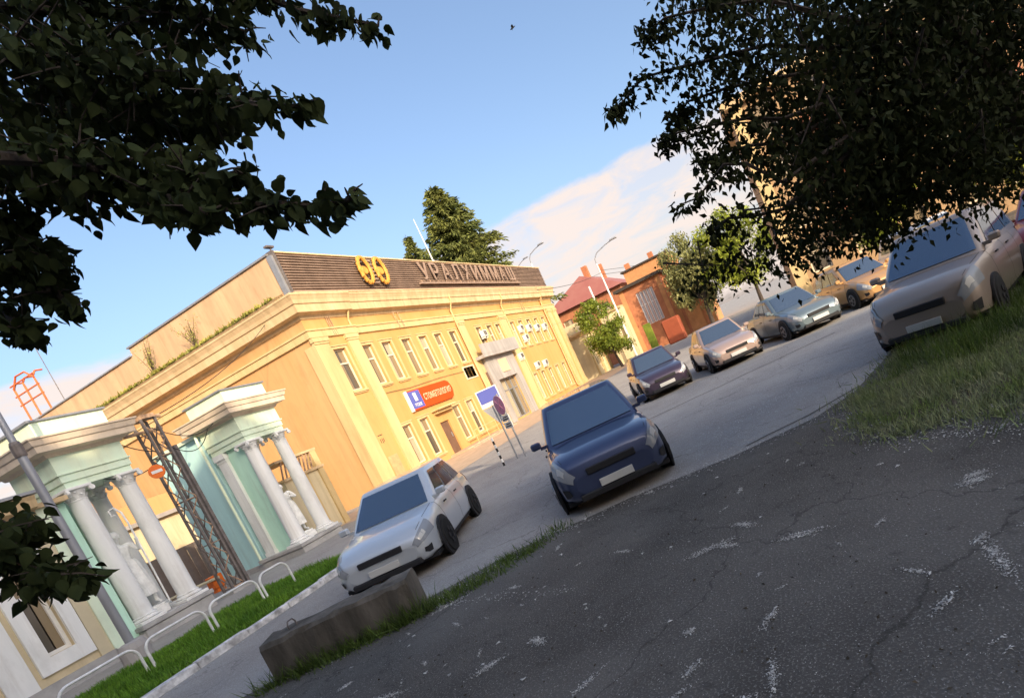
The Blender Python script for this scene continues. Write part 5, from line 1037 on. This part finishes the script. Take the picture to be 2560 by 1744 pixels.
# spruces behind the roof
def spruce(label, x, y, h, r0, n, seed, z0=3.0, dens=1.0):
    t = thing('spruce_tree', label, 'tree', (x,y,0), group='spruces behind the yellow building'); g_ = np.random.default_rng(seed)
    mb = MB(); mb.tube([(x,y,-.05),(x,y,h*.5),(x,y,h)], [.35,.2,.02], 8); mb.build('trunk', 'bark', t, smooth=True)
    P, U, Sc = [], [], []; mb = MB()
    z = z0
    while z < h-.3:
        f = (h-z)/(h-z0); R_ = r0*(f**.72)*g_.uniform(.85,1.1)
        for k in range(int(7+7*f)):
            a = g_.uniform(0,2*math.pi); L = R_*g_.uniform(.7,1.15); p0 = np.array([x,y,z]); d = np.array([math.cos(a),math.sin(a),.22]); 
            end = p0+d*L-np.array([0,0,.18*L]); mid = p0+d*L*.5+np.array([0,0,.05*L])
            if k % 3 == 0: mb.tube([tuple(p0),tuple(mid),tuple(end)], [.05,.03,.01], 4, False)
            m_ = int(11*dens*(.4+L))
            for q in range(m_):
                s_ = g_.uniform(.15,1.0); pt = p0*(1-s_)**2+2*mid*s_*(1-s_)+end*s_**2; P.append(pt+g_.normal(size=3)*np.array([.13,.13,.07])*(.4+.3*L)); U.append(d*np.array([1,1,-.4])+np.array([0,0,-.5])+g_.normal(size=3)*.5); Sc.append(g_.uniform(.35,.75))
        z += .42*(.5+.7*f)
    mb.build('boughs', 'bark', t)
    P = np.array(P); y_ = np.array(U); y_ /= np.linalg.norm(y_,axis=1,keepdims=True); zz = g_.normal(size=P.shape); zz -= (zz*y_).sum(1,keepdims=True)*y_; zz /= np.linalg.norm(zz,axis=1,keepdims=True); xx = np.cross(y_,zz)
    inst_mesh('needles', [(-.10,0,0),(.10,0,.0),(.0,1,-.05),(-.16,.45,.06),(.16,.45,.06)], [(0,1,4,3),(3,4,2)], P, np.stack([xx,y_,zz],2), np.array(Sc)*.8, 'needle', t, kind='stuff')
spruce('large spruce rising behind the roof screen', 58, 27.0, 25.0, 6.6, 0, 21, 9.0, 2.6)
spruce('small dark spruce tip left of the large spruce', 66, 36.6, 25.0, 2.6, 0, 22, 14.0, 1.6)

# ------------------------------------------------------------------ grass, weeds, fluff
def in_poly(px_, py_, poly):
    c = np.zeros(len(px_), bool); j = len(poly)-1
    for i in range(len(poly)):
        xi, yi = poly[i]; xj, yj = poly[j]
        c ^= ((yi > py_) != (yj > py_)) & (px_ < (xj-xi)*(py_-yi)/(yj-yi+1e-9)+xi); j = i
    return c
BLV = [(-.5,0,0),(.5,0,0),(.3,.18,.6),(-.3,.18,.6),(0,.5,1.0)]; BLF = [(0,1,2,3),(3,2,4)]
def grass(name, label, poly, n, h0, h1, w, m, z=0.0, clump=0.0, lean=.25, fray=0.0):
    xs, ys = [p[0] for p in poly], [p[1] for p in poly]; X = RNG.uniform(min(xs),max(xs),n*3); Y = RNG.uniform(min(ys),max(ys),n*3); k = in_poly(X,Y,poly); X, Y = X[k][:n], Y[k][:n]
    if clump:
        q = RNG.integers(0,len(X),max(5,len(X)//60)); c = RNG.integers(0,len(q),len(X)); mvs = RNG.random(len(X)) < clump; s_ = RNG.normal(size=(2,len(X)))*.06
        X = np.where(mvs, X[q][c]+s_[0], X); Y = np.where(mvs, Y[q][c]+s_[1], Y)
    if fray: X = X+RNG.normal(size=len(X))*fray*RNG.random(len(X))**2; Y = Y+RNG.normal(size=len(X))*fray*RNG.random(len(X))**2
    n_ = len(X); hh = RNG.uniform(h0,h1,n_)*(.6+.8*(.5+.5*np.sin(X*2.1+Y*1.3)*np.cos(Y*2.7-X)))
    rot = rotmats(n_, np.tile([0,0,1.],(n_,1)), lean)
    return inst_mesh(name, BLV, BLF, np.stack([X,Y,np.full(n_,z)],1), rot, np.stack([np.full(n_,w),hh*.5,hh],1), m, kind='stuff', label=label)
grass('lawn', 'bright green lawn behind the white kerb', [(2,8.78),(8.95,8.75),(9.25,9.3),(9.1,11.95),(2,11.95)], 42000, .06, .15, .016, 'grass_green', .05)
verge = [(6.9,-.35),(6.1,-.30),(5.37,-.25),(5.0,-.55),(5.05,-.95),(4.6,-1.15),(4.35,-1.4),(4.6,-2.2),(6.5,-3.2),(9,-4.6),(13,-6.2),(13,-4.2),(9.9,-3.4),(9.4,-1.6),(8.2,-1.05)]
sheet('verge_soil', [(6.7,-.6),(5.9,-.5),(5.5,-.6),(5.4,-1.1),(5.0,-1.5),(5.0,-2.2),(6.5,-3.2),(9,-4.6),(13,-6.2),(13,-4.2),(9.9,-3.4),(9.4,-1.7),(8.2,-1.2)], .014, 'soil', 'soil of the grass verge at right')
grass('verge_grass', 'dry mixed grass of the verge at right', verge, 46000, .04, .15, .010, 'grass_verge', .004, .6, .55, .25)
grass('verge_tall_grass', 'taller dark grass stems along the back of the verge', [(7.2,-.9),(8.3,-1.2),(9.2,-2.0),(9.6,-3.4),(7.4,-2.6),(6.6,-1.6)], 3000, .14, .32, .009, 'grass_weed', .01, .6, .3)
grass('weed_strip', 'weeds along the yard edge in front of the concrete beam', [(3.78,5.75),(3.9,5.45),(4.25,4.6),(4.6,3.85),(5.2,3.25),(5.9,2.85),(6.0,3.1),(5.4,3.6),(4.85,4.1),(4.6,4.6),(4.3,4.9),(3.95,5.6)], 5200, .03, .12, .009, 'grass_weed', .0, .75, .5, .12)
grass('base_weeds', 'weeds at the foot of the concrete beam', [(3.72,5.75),(3.98,5.35),(4.45,4.2),(4.62,4.0),(4.55,4.45),(4.1,5.35),(3.92,5.65)], 3200, .06, .24, .009, 'grass_weed', .0, .6, .45, .08)
# poplar fluff and litter on the asphalt
FV = [(-1.1,-.15,0),(-.2,-.5,.10),(1.0,-.1,.04),(.35,.42,.16),(-.5,.3,.08),(0,0,.3)]; FF = [(0,1,5),(1,2,5),(2,3,5),(3,4,5),(4,0,5)]
def view_scatter(n, x0, x1):
    """random ground points in front of the yard, denser near the eye"""
    X = x0+(x1-x0)*RNG.random(n)**1.3; Y = RNG.uniform(-.42,1.55,n)*X; return X, Y
def keep(X, Y): return (Y < 5.9-1.0*np.maximum(0,X-3.7)*1.3+.3) & (X < 7.2)
CX, CY = view_scatter(190, 1.7, 6.8); k_ = keep(CX,CY); CX, CY = CX[k_], CY[k_]
P, Sc = [], []
for cx, cy in zip(CX, CY):
    big = random.random(); n = int(14+420*big**4); s_ = .008+.032*big**3; ax = random.uniform(0,math.pi); el = random.uniform(1,3)
    for _ in range(n):
        a, b = random.gauss(0,s_)*el, random.gauss(0,s_)*.6
        P.append((cx+a*math.cos(ax)-b*math.sin(ax), cy+a*math.sin(ax)+b*math.cos(ax), .002+abs(random.gauss(0,.004)))); Sc.append(random.uniform(.002,.0075)*(2.0 if random.random() < .06 else 1))
X, Y = view_scatter(9000, 1.7, 7.2); k_ = keep(X,Y)
for x_, y_ in zip(X[k_], Y[k_]): P.append((x_,y_,.001)); Sc.append(random.uniform(.0015,.0045))
for cx, cy in zip(*view_scatter(70, 1.8, 6.0)):
    if cy < 4.5: P += [(cx+random.gauss(0,.006), cy+random.gauss(0,.006), .004) for _ in range(4)]; Sc += [random.uniform(.006,.022) for _ in range(4)]
# a drift of fluff along the edge of the verge and of the yard
for (a, b), n, w_ in ((((5.0,-.5),(6.9,-.3)),500,.12),(((4.4,-1.2),(5.1,-.5)),420,.12),(((5.7,3.2),(6.7,.0)),700,.10),(((4.1,5.1),(5.6,3.3)),450,.10),(((4.6,3.9),(4.0,2.2)),160,.05),(((6.6,2.2),(9.0,.2)),500,.3),(((2.6,8.5),(8.6,8.45)),260,.06)):
    for _ in range(n):
        t = random.random(); P.append((a[0]+(b[0]-a[0])*t+random.gauss(0,w_), a[1]+(b[1]-a[1])*t+random.gauss(0,w_), .006)); Sc.append(random.uniform(.004,.013))
P = np.array(P); Sc = np.array(Sc); inst_mesh('poplar_fluff', FV, FF, P, rotmats(len(P), np.tile([0,0,1.],(len(P),1)), .15), Sc, 'fluff_white', kind='stuff', label='white poplar fluff scattered over the dark asphalt')
X, Y = view_scatter(1100, 1.8, 6.5); k_ = keep(X,Y); X, Y = X[k_], Y[k_]; n = len(X)
inst_mesh('fallen_leaves', SV, SF, np.stack([X,Y,np.full(n,.008)],1), rotmats(n, np.tile([0,0,1.],(n,1)), .5), RNG.uniform(.006,.03,n), 'dead_leaf', kind='stuff', label='dead leaves and husks on the dark asphalt')

# one bird high in the sky
B_ = Vector((31.8, 6.8, 18.8)); bx = Vector((.3,-.9,.25)).normalized(); by = Vector((.9,.3,.1)).normalized(); bz = bx.cross(by); vs = []; fs = []
prof = [(-.16,.004),(-.13,.02),(-.06,.04),(.02,.045),(.09,.035),(.12,.03),(.15,.02),(.18,.003)]; n = 8
for a, r_ in prof:
    for j in range(n): vs.append(B_+bx*a+by*(r_*math.cos(2*math.pi*j/n))+bz*(r_*.85*math.sin(2*math.pi*j/n)))
fs = [(i*n+j, i*n+(j+1) % n, (i+1)*n+(j+1) % n, (i+1)*n+j) for i in range(len(prof)-1) for j in range(n)]+[tuple(range(n)), tuple(range((len(prof)-1)*n, len(prof)*n))]
for sg in (-1, 1):
    o_ = len(vs)
    for a, b, c in ((.08,.02,.01),(-.05,.02,.01),(.07,.16,.07),(-.05,.15,.06),(-.02,.32,.03)):
        for th in (0, .008): vs.append(B_+bx*a+by*(sg*b)+bz*(c+th))
    fs += [(o_,o_+2,o_+6,o_+4),(o_+1,o_+5,o_+7,o_+3),(o_+4,o_+6,o_+8),(o_+5,o_+9,o_+7),(o_,o_+4,o_+5,o_+1),(o_+4,o_+8,o_+9,o_+5),(o_+2,o_+3,o_+7,o_+6),(o_+6,o_+7,o_+9,o_+8)]
mb = MB(); mb.add(vs, fs); o = mb.build('bird', 'black_paint', label='tiny dark bird flying high in the blue sky', category='bird'); recalc(o.data)

# ------------------------------------------------------------------ enlarge the whole place to true size
for o in bpy.data.objects:
    if o.parent is None and o.type not in ('LIGHT',):
        if o.type != 'CAMERA': o.scale = [c*K for c in o.scale]
        o.location = o.location*K
bpy.context.view_layer.update()
